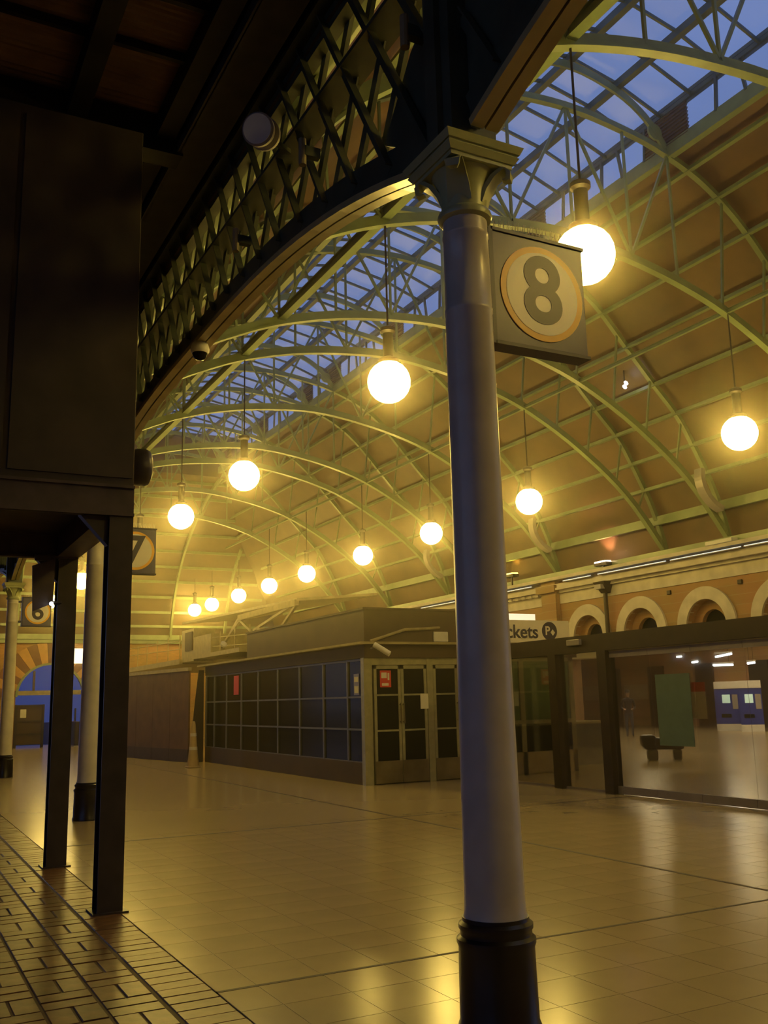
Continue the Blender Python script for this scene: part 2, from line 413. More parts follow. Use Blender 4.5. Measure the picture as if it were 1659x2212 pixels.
# ================================================================== LANTERN SKYLIGHT
LZ = [(LX0, 12.05), (8.85, 12.42), (9.95, 12.62), (11.0, 12.42), (LX1, 12.05)]
sky = struct(MB().box(LX0-.10, LX0+.02, Y0, YE-7.6, 12.0, 12.16).box(LX1-.02, LX1+.10, Y0, YE-7.6, 12.0, 12.16).build('window_1', 'green_dark'))
PY0, PYN, PD = -2.0, 54, .75
def glaze(a, b):
    mx, mz = (a[0]+b[0])/2, (a[1]+b[1])/2; dx, dz = (b[0]-a[0])/2-.02, (b[1]-a[1])/2
    k = dx/((b[0]-a[0])/2); dz *= k; D = PD/2-.012
    return MB().quad_box([(-dx, -D, -dz), (dx, -D, dz), (dx, D, dz), (-dx, D, -dz), (-dx, -D, -dz+.012), (dx, -D, dz+.012), (dx, D, dz+.012), (-dx, D, -dz+.012)]).mesh('pane', 'roof_glass'), (mx, mz)
for a, b in zip(LZ, LZ[1:]):
    me, (mx, mz) = glaze(a, b)
    for j in range(PYN): put('pane', me, sky, (mx, PY0+PD*(j+.5), mz+.02))
gb = MB().bar((LX0, 0, 12.03), (8.85, 0, 12.40), .04, .06).bar((8.85, 0, 12.40), (9.95, 0, 12.60), .04, .06).bar((9.95, 0, 12.60), (11.0, 0, 12.40), .04, .06).bar((11.0, 0, 12.40), (LX1, 0, 12.03), .04, .06).mesh('glazing_bar', 'green_dark')
for j in range(PYN+1): put('glazing_bar', gb, sky, (0, PY0+PD*j, 0))
for x, z in LZ[1:-1]:
    MB().box(x-.06, x+.06, Y0, YE-7.6, z-.16, z-.02).build('roof_purlin', 'green_dark', sky)
# lantern side walls: boards near each truss, little windows between
YT = [5.15-10.45, 7.1-10.45, 11.45-10.45, 5.15, 7.1, 11.45, 15.6, 17.65, 22.0, 26.05, 28.05, 32.4, 36.5]
for sx, x in ((-1, LX0), (1, LX1)):
    z0, z1 = interp(UP, x)+.2, 12.03
    ysplit = sorted(YT)
    for a, b in zip(ysplit, ysplit[1:]):
        if b < -1: continue
        L = b-a; pad = .55 if L > 3 else .35
        for (p, q) in ((a, a+pad), (b-pad, b)):
            mb = MB(); k = int((z1-z0)/.07)
            for i in range(k):
                zz = z0+(z1-z0)*i/k
                mb.quad_box([(x-.02, p, zz), (x+.02, p, zz), (x+.02, q, zz), (x-.02, q, zz), (x-.02+.03, p, zz+.068), (x+.02+.03, p, zz+.068), (x+.05, q, zz+.068), (x+.01, q, zz+.068)])
            mb.build('louvre_panel', 'boards', sky)
        n = max(2, int((L-2*pad)/.55)); st = (L-2*pad)/n
        for i in range(n):
            u = a+pad+st*i
            MB().box(x-.006, x+.006, u+.03, u+st-.03, z0+.02, z1-.02).build('side_pane', 'roof_glass', sky)
            MB().bar((x, u, z0), (x, u+(.08 if i % 2 else -.08)+.02, z1), .05, .05, (1, 0, 0)).build('mullion', 'green_dark', sky)

# ================================================================== ROOF TRUSSES
lowlen = [p for p in LOW]
vis_t = [y for y in YT if y > -1]
for ti, yt in enumerate(sorted(vis_t)):
    k = len(vis_t)-1-ti
    t = thing('roof_truss', f'pale green arched iron roof truss, {ordinal(k)} from the banded brick end wall', 'roof truss', (XW, yt, 5.1), 'arched trusses of the concourse vault')
    MB().arch_xz(LOW, yt, .13, -.012, .022).arch_xz(LOW, yt, .035, .022, .16).build('lower_chord', 'green', t)
    MB().arch_xz(UP, yt, .11, -.012, .012).arch_xz(UP, yt, .035, .012, .13).build('upper_chord', 'green', t)
    st = [3.5, 4.35, 5.3, 6.13, 7.3, 8.5, 9.75, 11.0, 12.05, 13.1, 14.1, 15.0, 15.85, 16.5]
    prev = None
    for i, x in enumerate(st):
        zl = interp(LOW, x)+.1; xu = x+(.25 if x > 12.3 else (-.0 if x > 6 else -.12)); xu = min(max(xu, 3.05), 17.1)
        zu = interp(UP, xu)+.05
        MB().bar((x, yt, zl), (xu, yt, zu), .04, .04, (0, 1, 0)).build('strut', 'green', t)
        if prev and not (5.5 < x < 12.6): pass
        elif prev and i % 2: MB().bar((prev[2], yt, prev[3]), (x, yt, zl), .045, .045, (0, 1, 0)).build('diagonal', 'green', t)
        elif prev: MB().bar((prev[0], yt, prev[1]), (xu, yt, zu), .045, .045, (0, 1, 0)).build('diagonal', 'green', t)
        prev = (x, zl, xu, zu)
    la = [(LX0+.02, 11.35), (8.3, 11.85), (8.95, 12.2), (9.95, 12.38), (10.95, 12.2), (11.6, 11.85), (LX1-.02, 11.35)]
    MB().arch_xz(spline(la, 4), yt, .05, -.07, .07).build('lantern_rafter', 'green', t)
    hub = MB().lathe([(.16, -.02), (.16, .02)], n=20).mesh('gusset_disc', 'green')
    for gx, gz in ((8.12, 11.62), (11.8, 11.62)): put('gusset_disc', hub, t, (gx, yt, gz), (PI/2, 0, 0))
# longitudinal runners that carry the lamps
for x, z, lb in ((6.18, 8.62, 'on the column side of the roof trusses'), (13.16, 8.34, 'on the brick wall side of the roof trusses')):
    kx = 1.0 if x < 9 else .45
    tag(MB().box(x-.06*kx, x+.06*kx, Y0, 40, z+.14*kx, z+.16*kx).box(x-.02*kx, x+.02*kx, Y0, 40, z+.0, z+.14*kx).box(x-.07*kx, x+.07*kx, Y0, 40, z-.02*kx, z).build('runner_beam', 'green'), f'long pale green runner beam {lb} carrying globe lamps', 'beam', 'runner beams')

# ================================================================== GLOBE LAMPS
GR = .31; GZ = 6.08
me = bpy.data.meshes.new('globe'); bm = bmesh.new(); bmesh.ops.create_icosphere(bm, subdivisions=3, radius=GR); bm.to_mesh(me); bm.free()
me.materials.append(MATS['globe_glow'])
for p in me.polygons: p.use_smooth = True
capm = MB().lathe([(.15, GR-.05), (.15, GR+.02), (.075, GR+.06), (.075, GR+.42), (.11, GR+.45), (.11, GR+.50), (.03, GR+.54)], n=20).mesh('lamp_fitting', 'dark_brown', True)
def lamp(x, y, ztop, label, group):
    t = thing('globe_lamp', label, 'lamp', (x, y, GZ), group)
    put('globe', me, t, (x, y, GZ)); put('lamp_fitting', capm, t, (x, y, GZ))
    MB().tube([(x, y, GZ+GR+.5), (x, y, ztop)], .014, 6).build('hanging_rod', 'dark_brown', t)
NY = [7.1, 11.45, 17.65, 22.2, 26.4, 30.9, 35.1, 38.8, 42.3]
for i, y in enumerate(NY):
    lamp(6.18, y, 8.62 if y < 38 else 8.3, f'yellow globe lamp in the row nearer the iron columns, {ordinal(i)} past the number eight sign', 'column side globe lamps')
FY = [45.3, 41.9, 38.2, 34.6, 30.9, 26.4, 22.17, 17.65, 11.4, 5.2]
lamp(6.18, 1.2, 8.62, 'unseen yellow globe lamp in the column row on the platform end side of sign eight', 'column side globe lamps')  # out of view, added for light nearer the camera
for i, y in enumerate(FY):
    lamp(13.16, min(y, 44.6), 8.34 if y < 38 else 7.6, f'yellow globe lamp in the row nearer the arched windows, {ordinal(i)} from the end wall', 'brick wall side globe lamps')

# ================================================================== IRON COLUMNS
num = {0: '8', 1: '7', 2: '6', 3: 'last'}
prof_base = [(.205, 0), (.205, .03), (.196, .05), (.19, .39), (.198, .41), (.198, .43), (.18, .445), (.18, .468), (.187, .478), (.187, .498), (.168, .512), (.168, .53)]
prof_shaft = [(.162, .525), (.156, .55), (.153, .60), (.140, 2.2), (.134, 3.73), (.137, 3.735), (.137, 3.755), (.133, 3.76), (.130, 4.19), (.134, 4.195), (.134, 4.21), (.129, 4.215), (.127, 4.31)]
prof_cap = [(.127, 4.29), (.152, 4.305), (.158, 4.325), (.152, 4.345), (.131, 4.36), (.134, 4.43), (.148, 4.51), (.175, 4.57), (.205, 4.60)]
mb_base = MB().lathe(prof_base, n=36).mesh('base', 'black_paint', True)
mb_shaft = MB().lathe(prof_shaft, n=36).mesh('shaft', 'cream_paint', True)
cp = MB().lathe(prof_cap, n=36)
mcap = cp.mesh('capital_bell', 'cap_paint', True)
ab = MB()
for h0, h1, r0, r1 in ((4.58, 4.605, .205, .205), (4.605, 4.64, .215, .238), (4.64, 4.66, .228, .228), (4.66, 4.70, .24, .258)):
    ab.quad_box([(-r0, -r0, h0), (r0, -r0, h0), (r0, r0, h0), (-r0, r0, h0), (-r1, -r1, h1), (r1, -r1, h1), (r1, r1, h1), (-r1, r1, h1)])
mab = ab.mesh('abacus', 'cap_paint')
lf = MB()      # curled corner leaf
pth = [(.12, 4.38), (.147, 4.455), (.195, 4.53), (.255, 4.575), (.285, 4.55), (.28, 4.51), (.255, 4.505)]
lf.rings([[(r*.70711-wv*.70711, r*.70711+wv*.70711, z) , (r*.70711+wv*.70711, r*.70711-wv*.70711, z), ((r-.025)*.70711+wv*.70711, (r-.025)*.70711-wv*.70711, z+.012), ((r-.025)*.70711-wv*.70711, (r-.025)*.70711+wv*.70711, z+.012)] for (r, z), wv in zip(pth, (.07, .065, .055, .05, .045, .035, .02))])
mleaf = lf.mesh('leaf', 'cap_paint', True)
for i, yc in enumerate(COLS[:3]):
    t = thing('iron_column', f'round cast iron column with black base beside the number {num[i]} sign', 'column', (XC, yc, 0), 'columns along the platform edge')
    put('base', mb_base, t, (XC, yc, 0)); put('shaft', mb_shaft, t, (XC, yc, 0))
    c = put('capital', mcap, t, (XC, yc, 0)); put('abacus', mab, c, (XC, yc, 0))
    for k in range(4): put('leaf', mleaf, c, (XC, yc, 0), (0, 0, k*PI/2))
    MB().box(XC-.15, XC+.15, yc-.14, yc+.14, 4.70, 6.95).box(XC-.19, XC+.19, yc-.05, yc+.05, 4.70, 6.95).build('post', 'green_dark', t)

# ================================================================== LATTICE GIRDERS (spandrels)
TOPZ = 6.95
def arch_z(u, h):       # u in -1..1 across the bay
    return 4.80+h*math.sqrt(max(0, 1-abs(u)**2.1))
bays = [(COLS[0]-10.45, COLS[0], 'on the side of the number eight column without the drum speaker'), (COLS[0], COLS[1], 'from the number eight column to the number seven column'), (COLS[1], COLS[2], 'from the number seven column to the number six column'), (COLS[2], COLS[3], 'past the number six column')]
for bi, (ya, yb, lb) in enumerate(bays):
    t = thing('lattice_girder', f'dark lattice girder arching {lb}', 'girder', (XC, (ya+yb)/2, 4.8), 'lattice girders between the columns')
    cy, hw = (ya+yb)/2, (yb-ya)/2-.24
    P = [(cy-hw+2*hw*k/40, 5.38-.005*abs(-hw+2*hw*k/40)**3) for k in range(41)]
    def az(y): return interp(P, y)
    o1 = MB().arch_yz(P, XC-.092, XC-.008, 0, .05); o1.build('soffit_plate', 'soffit', t)
    o2 = MB().arch_yz(P, XC+.008, XC+.092, 0, .05); o2.build('soffit_plate', 'soffit', t)
    MB().arch_yz(P, XC-.06, XC-.03, .05, .26).arch_yz(P, XC+.03, XC+.06, .05, .26).build('arch_web', 'green_dark', t)
    MB().box(XC-.16, XC+.16, ya+.16, yb-.16, TOPZ, TOPZ+.05).box(XC-.05, XC+.05, ya+.16, yb-.16, TOPZ-.18, TOPZ).box(XC-.12, XC+.12, ya+.16, yb-.16, 6.20, 6.235).build('top_chord', 'green_dark', t)
    pitch = .44; slope = 1.75
    y = ya-2.5
    while y < yb+2.5:
        for sgn, xp in ((1, XC-.055), (-1, XC+.055)):
            # line z = 4.7 + sgn*slope*(Y - y); clip between arch and top chord
            pts = []
            for q in range(161):
                zz = 4.7+(TOPZ-4.7)*q/160; Y = y+sgn*(zz-4.7)/slope
                if ya+.15 < Y < yb-.15 and zz > az(Y)+.12: pts.append((Y, zz))
            if len(pts) > 12:
                a, b = pts[0], pts[-1]
                nb = Vector((0, -sgn*slope, 1)).normalized()
                MB().bar((xp, a[0], a[1]), (xp, b[0], b[1]), .014, .085, (0, -sgn*slope, 1)).bar((xp-sgn*.03, a[0]-.036*sgn, a[1]+.018), (xp-sgn*.03, b[0]-.036*sgn, b[1]+.018), .055, .012, (0, -sgn*slope, 1)).build('lattice_bar', 'green_dark', t)
        y += pitch
    for yy, sg in ((ya+.15, 1), (yb-.15, -1)):
        MB().prism([(yy, 4.82), (yy+sg*.75, 5.30), (yy+sg*.35, 5.75), (yy, 5.95)], 'X', XC-.03, XC+.03).build('gusset', 'green_dark', t)
# gutter beam and short vertical conduits on the platform face of the girders
tag(MB().box(2.30, 2.56, Y0, 42, 6.98, 7.28).box(2.26, 2.60, Y0, 42, 6.95, 6.985).box(2.24, 2.27, Y0, 42, 6.95, 7.05).build('gutter_beam', 'post_paint'), 'long dark box gutter above the lattice girders', 'gutter')
for k, (px, py) in enumerate(((648, 330), (868, 70), (505, 520))):
    p = at(px, py, 'X', 2.6)
    t = thing('cable_conduit', ['short pale conduit stub on the lattice girder below the drum speaker', 'short pale conduit stub on the lattice girder next to the number 8 post', 'short pale conduit stub on the lattice girder above the dome camera'][k], 'conduit', (2.62, p.y, p.z), 'conduit stubs')
    MB().tube([(2.62, p.y, p.z-.10), (2.62, p.y, p.z+.12)], .03, 10).build('pipe', 'ledge', t)
    MB().box(2.63, 2.76, p.y-.03, p.y+.03, p.z-.02, p.z+.06).build('clip', 'green_dark', t)

# ================================================================== NUMBER SIGNS
def number_sign(digit, word, yc):
    t = thing('platform_sign', f'square purple platform sign with the numeral {word} in a yellow ringed disc', 'sign', (3.40, yc, 3.65))
    x0, x1, z0, z1 = 3.06, 3.74, 3.65, 4.35
    MB().box(x0, x1, yc-.05, yc+.05, z0, z1).build('board', 'sign_board', t, bevel=.006)
    MB().box(x0-.01, x1+.01, yc-.06, yc+.06, z0-.02, z0).box(x0-.01, x1+.01, yc-.06, yc+.06, z1, z1+.02).box(x0-.03, x0, yc-.06, yc+.06, z0-.02, z1+.02).build('edge_trim', 'sign_navy', t)
    for sd in (-1, 1):
        yy = yc+sd*.052
        ring = MB().lathe([(.305, -.004), (.305, .004)], n=48).mesh('yellow_ring', 'sign_yellow'); put('yellow_ring', ring, t, (3.41, yy, 4.0), (PI/2, 0, 0))
        disc = MB().lathe([(.265, -.006), (.265, .006)], n=48).mesh('disc', 'sign_white'); put('disc', disc, t, (3.41, yy, 4.0), (PI/2, 0, 0))
        put('numeral', text_mesh(digit, .60, 'sign_navy', .009, .012), t, (3.41, yy, 4.0), (PI/2, 0, 0 if sd < 0 else PI))
    for zz in (3.75, 4.25): MB().box(XC+.03, x0, yc-.02, yc+.02, zz-.025, zz+.025).build('bracket', 'sign_navy', t)
    sp = MB()
    for k in range(26):
        x = x0+.02+k*(x1-x0-.04)/25
        for a in (-.03, 0, .03): sp.tube([(x, yc+a*.3, z1+.02), (x+random.uniform(-.012, .012), yc+a, z1+.10)], .0016, 4)
    stuff(sp.build('bird_spikes', 'plastic_white', t))
for d, wd_, yc in (('8', 'eight', 4.38), ('7', 'seven', 14.9), ('6', 'six', 25.3)): number_sign(d, wd_, yc)

# ================================================================== PLATFORM CANOPY (dark roof at left)
cz = 7.32; n = 0
mb = MB(); st = .02; prd = .085
ys_ = [1.0+st*i for i in range(int(13/st))]
for a in ys_:
    za = cz+.014*math.sin(2*PI*a/prd); zb = cz+.014*math.sin(2*PI*(a+st)/prd); n0 = len(mb.v)
    mb.v += [(-11, a, za), (2.56, a, za), (2.56, a+st, zb), (-11, a+st, zb)]; mb.f.append((n0, n0+1, n0+2, n0+3))
mb.box(-11, 2.56, Y0, 1.0, cz, cz+.03).box(-11, 2.56, 14, 44, cz, cz+.03)
mb.box(-11, 2.95, Y0, 44, cz+.04, cz+.08)
canopy = struct(mb.build('ceiling_platform', 'sheet'))
for x in (1.28, 0.1, -1.2, -2.5, 2.12): MB().box(x-.09, x+.09, Y0, 44, cz-.26, cz-.03).build('rafter', 'rafter', canopy)
for y in (5.9, 6.75, 7.45): MB().box(-11, 2.3, y-.025, y+.025, cz-.10, cz-.02).build('batten', 'rafter', canopy)
for y in (2.6, 8.55, 13.4, 19, 25, 31, 37): MB().box(-11, 2.3, y-.13, y+.13, cz-.40, cz-.02).build('cross_beam', 'rafter', canopy)
# outer edge fascia and rear posts of the canopy
for y in (2.6, 13.4, 25): MB().box(-9.1, -8.9, y-.1, y+.1, 0, cz-.4).build('canopy_post', 'post_paint', canopy)
struct(MB().box(XC-.04, XC+.10, Y0, YE, 7.0, 7.42).build('wall_upper', 'dark_brown'))

# unseen walls added to block sky light at left and behind the viewer
struct(MB().box(-11.4, -11, Y0, 9, -.25, 3.3).box(-11.4, -11, 9, YE, -.25, 7.4).build('sky_blocker_left', 'wall_brick'))  # lower stretch lets sky light reach the near column
struct(MB().box(-11.4, 36, Y0-.4, Y0, -.25, 12.8).build('sky_blocker_rear', 'wall_brick_end'))

# ================================================================== DARK HOUSING ON POSTS
t = thing('indicator_housing', 'tall dark boxed housing carried on two steel posts at the edge of the brick paving', 'housing', (0, 9.5, 0))
MB().box(-2.6, 1.85, 8.16, 10.9, 3.47, 6.9).build('casing', 'box_dark', t, bevel=.01)
for k in range(4): MB().box(-2.4+1.07*k, -2.4+1.07*k+1.02, 8.145, 8.16, 3.55, 6.8).build('front_panel', 'box_dark', t)
for y in (8.2, 10.8):
    MB().box(-2.6, 1.84, y-.10, y-.07, 3.20, 3.47).box(-2.6, 1.84, y-.13, y-.04, 3.20, 3.225).box(-2.6, 1.84, y-.13, y-.04, 3.445, 3.47).build('beam', 'beam_purple', t)
    MB().box(1.64, 1.84, y-.10, y-.085, 0, 3.21).box(1.64, 1.84, y+.085, y+.10, 0, 3.21).box(1.733, 1.747, y-.085, y+.085, 0, 3.21).build('post', 'post_paint', t)
    MB().box(1.60, 1.88, y-.14, y+.14, 0, .014).build('base_plate', 'post_paint', t)
    MB().prism([(1.64, 3.21), (1.40, 3.21), (1.64, 2.95)], 'Y', y-.05, y+.05).build('knee', 'post_paint', t)
MB().box(1.62, 1.85, 8.2, 10.8, 3.22, 3.46).build('side_beam', 'beam_purple', t)
# second set of beams behind (blue lit soffit)
t = thing('horn_speaker', 'dark rounded horn speaker on the side of the boxed housing', 'speaker', (1.86, 8.3, 3.55))
MB().rings([[(xx, 8.32+rr*math.cos(2*PI*k/20), 3.70+rr*1.15*math.sin(2*PI*k/20)) for k in range(20)] for xx, rr in ((1.855, .13), (1.90, .145), (1.97, .15), (2.01, .135), (2.03, .10))]).build('horn', 'post_paint', t, True)
MB().box(1.84, 1.87, 8.27, 8.37, 3.60, 3.80).build('bracket', 'box_dark', t)
# hanging panel and small lamp below the rear beam
a, b, c, d = at(70, 1222, 'Y', 10.6), at(119, 1207, 'Y', 10.6), at(114, 1303, 'Y', 10.6), at(70, 1321, 'Y', 10.6)
t = thing('hanging_panel', 'small plain purple panel hanging under the rear beam of the boxed housing', 'panel', (a.x, 10.6, d.z))
MB().rings([[(p.x, 10.58, p.z) for p in (a, b, c, d)], [(p.x, 10.62, p.z) for p in (a, b, c, d)]]).build('board', 'beam_purple', t)
MB().box(a.x+.02, b.x, 10.59, 10.61, b.z-.03, 3.22).build('hanger', 'post_paint', t)
p = at(111, 1304, 'Y', 10.5)
t = thing('bulkhead_lamp', 'tiny bright white lamp beside the rear steel post', 'lamp', (p.x, 10.5, p.z))
put('bulb', MB().lathe([(.005, -.02), (.018, -.012), (.022, 0), (.018, .012), (.005, .02)], n=12).mesh('bulb', 'small_white', True), t, (p.x, 10.5, p.z))
MB().box(p.x-.01, 1.66, 10.5, 10.7, p.z+.01, p.z+.03).build('arm', 'post_paint', t)

# ================================================================== DRUM SPEAKER AND DOME CAMERA
DS = .86; p = at(565, 285, 'X', 2.42); c = Vector((2.42, p.y, p.z))
t = thing('drum_speaker', 'pale round drum speaker fixed to the lattice girder', 'speaker', c)
ax = Vector((-.62, -.70, -.30)).normalized(); rot = ax.to_track_quat('Z', 'Y').to_euler()
put('drum', MB().lathe([(r_*DS, z_*DS) for r_, z_ in ((.10, -.12), (.15, -.115), (.155, -.06), (.11, -.05), (.105, .03), (.15, .045), (.155, .10), (.14, .115))], n=32).mesh('drum', 'plastic_grey', True), t, c, rot)
put('face', MB().lathe([(.135*DS, .112*DS), (.135*DS, .122*DS)], n=32).mesh('face', 'plastic_white', True), t, c, rot)
MB().bar(c-ax*.1, (2.74, c.y+.2, c.z+.02), .04, .04).build('bracket', 'green_dark', t)
p = at(432, 760, 'X', 2.78); c = Vector((2.78, p.y, p.z))
t = thing('dome_camera', 'white dome security camera hanging under the arched girder', 'camera', c)
put('housing', MB().lathe([(.085, -.02), (.098, .0), (.10, .03), (.085, .085), (.05, .12), (.02, .13)], n=24).mesh('housing', 'plastic_white', True), t, c)
put('dome', MB().lathe([(.01, -.095), (.045, -.085), (.07, -.06), (.082, -.02)], n=24).mesh('dome', 'dark_glass', True), t, c)
MB().tube([(c.x, c.y, c.z+.12), (c.x, c.y, 5.43)], .018, 8).build('stem', 'plastic_white', t)

# ================================================================== ARCADE WALL (right)
def arch_wall(mb, axis, f0, f1, u0, u1, z0, z1, ops):
    """wall slab between faces f0,f1; ops = (centre, half width, sill z, spring z)"""
    cuts = {u0, u1}
    for c, r, zs, zp in ops: cuts |= {c-r*math.cos(PI*k/16) for k in range(17)}
    cuts = sorted(cuts)
    def bx(a, b, za0, zb0, za1, zb1):
        P = [(a, za0), (b, zb0), (b, zb1), (a, za1)]
        mb.prism(P, axis, f0, f1)
    for a, b in zip(cuts, cuts[1:]):
        op = next((o for o in ops if o[0]-o[1]-1e-6 <= a and b <= o[0]+o[1]+1e-6), None)
        if not op: bx(a, b, z0, z0, z1, z1); continue
        c, r, zs, zp = op
        h = lambda u: zp+math.sqrt(max(0, r*r-(u-c)**2))
        bx(a, b, h(a), h(b), z1, z1)
        if zs > z0: bx(a, b, z0, z0, zs, zs)
ARC = [22.95, 20.78, 18.70, 16.48, 14.22, 12.0]
mb = MB(); arch_wall(mb, 'X', XW, XW+.5, 7.0, YE, 2.75, 5.0, [(c, .62, 2.85, 3.17) for c in ARC[1:]])
wr = struct(mb.build('wall_right', 'wall_brick'))
for c in ARC[1:]:
    P = [(c-.77*math.cos(PI*k/24), 3.17+.77*math.sin(PI*k/24)) for k in range(25)]; P = [(P[0][0], 2.76)]+P+[(P[-1][0], 2.76)]
    o = MB().arch_yz(P, XW-.06, XW+.12, -.15, .15); o.build('archivolt', 'stone', wr)
    P2 = [(c-.50*math.cos(PI*k/20), 3.17+.50*math.sin(PI*k/20)) for k in range(21)]; P2 = [(P2[0][0], 2.86)]+P2+[(P2[-1][0], 2.86)]
    MB().arch_yz(P2, XW+.22, XW+.34, -.12, .12).build('inner_arch', 'wall_brick', wr)
    MB().prism([(c-.62, 2.86)]+[(c-.62*math.cos(PI*k/20), 3.17+.62*math.sin(PI*k/20)) for k in range(21)]+[(c+.62, 2.86)], 'X', XW+.36, XW+.38).build('window_pane', 'dark_glass', wr)
MB().box(XW-.03, XW+.02, 7, 22.0, 4.22, 4.52).box(XW-.03, XW+.02, 22.6, YE, 4.22, 4.52).build('frieze', 'stone', wr)
MB().box(XW-.12, XW+.02, 7, YE, 4.52, 4.60).box(XW-.26, XW+.02, 7, YE, 4.60, 4.66).box(XW-.20, XW+.02, 7, YE, 4.66, 4.78).box(XW-.32, XW+.3, 7, YE, 4.88, 4.97).build('cornice', 'stone', wr)
for i in range(60):
    y = 22.8+i*.34
    if y < 38: MB().box(XW-.16, XW-.02, y, y+.16, 4.50, 4.60).build('dentil', 'stone', wr)
MB().box(XW-.18, XW+.05, 21.95, 22.62, 2.75, 4.98).box(XW-.30, XW+.05, 21.85, 22.72, 4.55, 4.75).build('pilaster', 'wall_brick', wr)
for y in (11.2, 21.9, 27, 33, 39, 45): MB().box(XW-.05, XW+.55, y, y+.7, 0, 2.75).build('pier', 'wall_brick', wr)
MB().box(XW-.04, XW+.54, 7, YE, 2.62, 2.78).build('lintel', 'stone', wr)
for k, (ya, yb) in enumerate(((11.8, 14.9), (15.0, 17.2), (17.35, 19.9), (20.2, 21.4), (22.9, 25.5), (26, 29.5))):
    t = thing('led_strip', f'cool white strip light along the stone cornice, {ordinal(k)} of the run past the arched windows', 'strip light', (XW-.3, ya, 4.8), 'strip lights on the cornice')
    MB().box(XW-.325, XW-.30, ya, yb, 4.80, 4.82).build('tube', 'led', t)
    MB().box(XW-.33, XW-.18, ya, yb, 4.785, 4.80).build('tray', 'rail_metal', t)
def uplight(px, py, m, label, col, en):
    p = at(px, py, 'X', XW-.25); c = Vector((XW-.25, p.y, p.z))
    t = thing('uplight', label, 'floodlight', (c.x, c.y, 4.97))
    MB().box(c.x-.12, c.x+.10, c.y-.24, c.y+.24, c.z-.10, c.z-.02).build('housing', 'dark_brown', t)
    MB().quad_box([(c.x-.13, c.y-.22, c.z-.02), (c.x+.09, c.y-.22, c.z-.02), (c.x+.09, c.y+.22, c.z-.02), (c.x-.13, c.y+.22, c.z-.02), (c.x-.13, c.y-.2, c.z+.015), (c.x+.09, c.y-.2, c.z+.03), (c.x+.09, c.y+.2, c.z+.03), (c.x-.13, c.y+.2, c.z+.015)]).build('lens', m, t)
    MB().box(c.x-.02, c.x+.02, c.y-.03, c.y+.03, 4.97, c.z-.1).build('stand', 'dark_brown', t)
    ld = bpy.data.lights.new('uplight_beam', 'SPOT'); ld.energy = en; ld.color = col; ld.spot_size = math.radians(75); ld.spot_blend = .8; ld.shadow_soft_size = .08
    lo = bpy.data.objects.new('uplight_beam', ld); COL.objects.link(lo); lo.location = (c.x, c.y, c.z+.06); lo.rotation_euler = Vector((.0, 0, -1)).to_track_quat('-Z', 'Y').to_euler()
    lo.rotation_euler = Vector((.25, 0, 1)).to_track_quat('-Z', 'Y').to_euler(); lo.parent = t; lo.matrix_parent_inverse = parent_inv(t)
uplight(1303, 1214, 'spot_glow', 'orange white floodlight shining up the ceiling above the downpipe', (1, .50, .28), 130)
uplight(1105, 1240, 'spot_yellow', 'small yellow floodlight on the cornice past the brick pilaster', (1, .7, .1), 50)
t = thing('downpipe', 'dark rainwater pipe with hopper head between the arched windows', 'pipe', (XW-.14, 19.85, 2.75))
MB().tube([(XW-.14, 19.85, 2.78), (XW-.14, 19.85, 4.3)], .06, 12).build('pipe', 'dark_brown', t)
MB().quad_box([(XW-.2, 19.75, 4.3), (XW-.04, 19.75, 4.3), (XW-.04, 19.95, 4.3), (XW-.2, 19.95, 4.3), (XW-.36, 19.62, 4.6), (XW-.04, 19.62, 4.6), (XW-.04, 20.08, 4.6), (XW-.36, 20.08, 4.6)]).build('hopper', 'dark_brown', t)
MB().box(XW-.40, XW-.04, 19.72, 19.98, 4.40, 4.52).build('lamp_box', 'plastic_grey', t)
# white junction box at a truss foot
tag(MB().box(XW-.36, XW-.06, 15.2, 16.0, 4.97, 5.06).build('junction_box', 'plastic_white', bevel=.01), 'flat white junction box on the cornice at a truss foot', 'box')
# dark wall fixings above the arches
for y, lb in ((17.62, 'one arch away from'), (15.38, 'two arches away from')): tag(MB().box(XW-.05, XW, y-.06, y+.06, 4.02, 4.12).build('wall_sensor', 'dark_brown', bevel=.01), f'small dark sensor on the brickwork, {lb} the downpipe', 'sensor', 'wall sensors between arches')
# curved pale speakers on the trusses
for k, (yt, lb) in enumerate(((15.6, 'above the strip lights'), (22.0, 'behind the number 8 column'), (28.05, 'far along above the kiosk'))):
    P = [(16.35-.05, 6.62), (16.28, 6.35), (16.38, 6.08), (16.6, 5.85), (16.85, 5.72)]
    tag(MB().arch_xz(spline(P, 4), yt-.25, .22, -.06, .06).build('curved_speaker', 'plastic_grey'), f'pale curved column speaker on a roof truss {lb}', 'speaker', 'curved speakers on trusses')
# small cool spotlight on the vault
p = at(1351, 828, 'Y', 16.2); xz = p
t = thing('spotlight', 'tiny cool white spotlight hanging under the brown vault between two trusses', 'spotlight', (p.x, p.y, p.z))
for dz, dx in ((0, .0), (-.10, -.05)):
    put('lens', MB().lathe([(.02, -.02), (.055, -.01), (.055, .01), (.02, .02)], n=14).mesh('lens', 'small_white', True), t, (p.x+dx, p.y-.02, p.z+dz), (PI/2-.3, 0, 0))
MB().tube([(p.x, p.y+.03, p.z-.1), (p.x, p.y+.03, interp(CE, min(p.x, 17.2)))], .015, 6).build('rod', 'dark_brown', t)

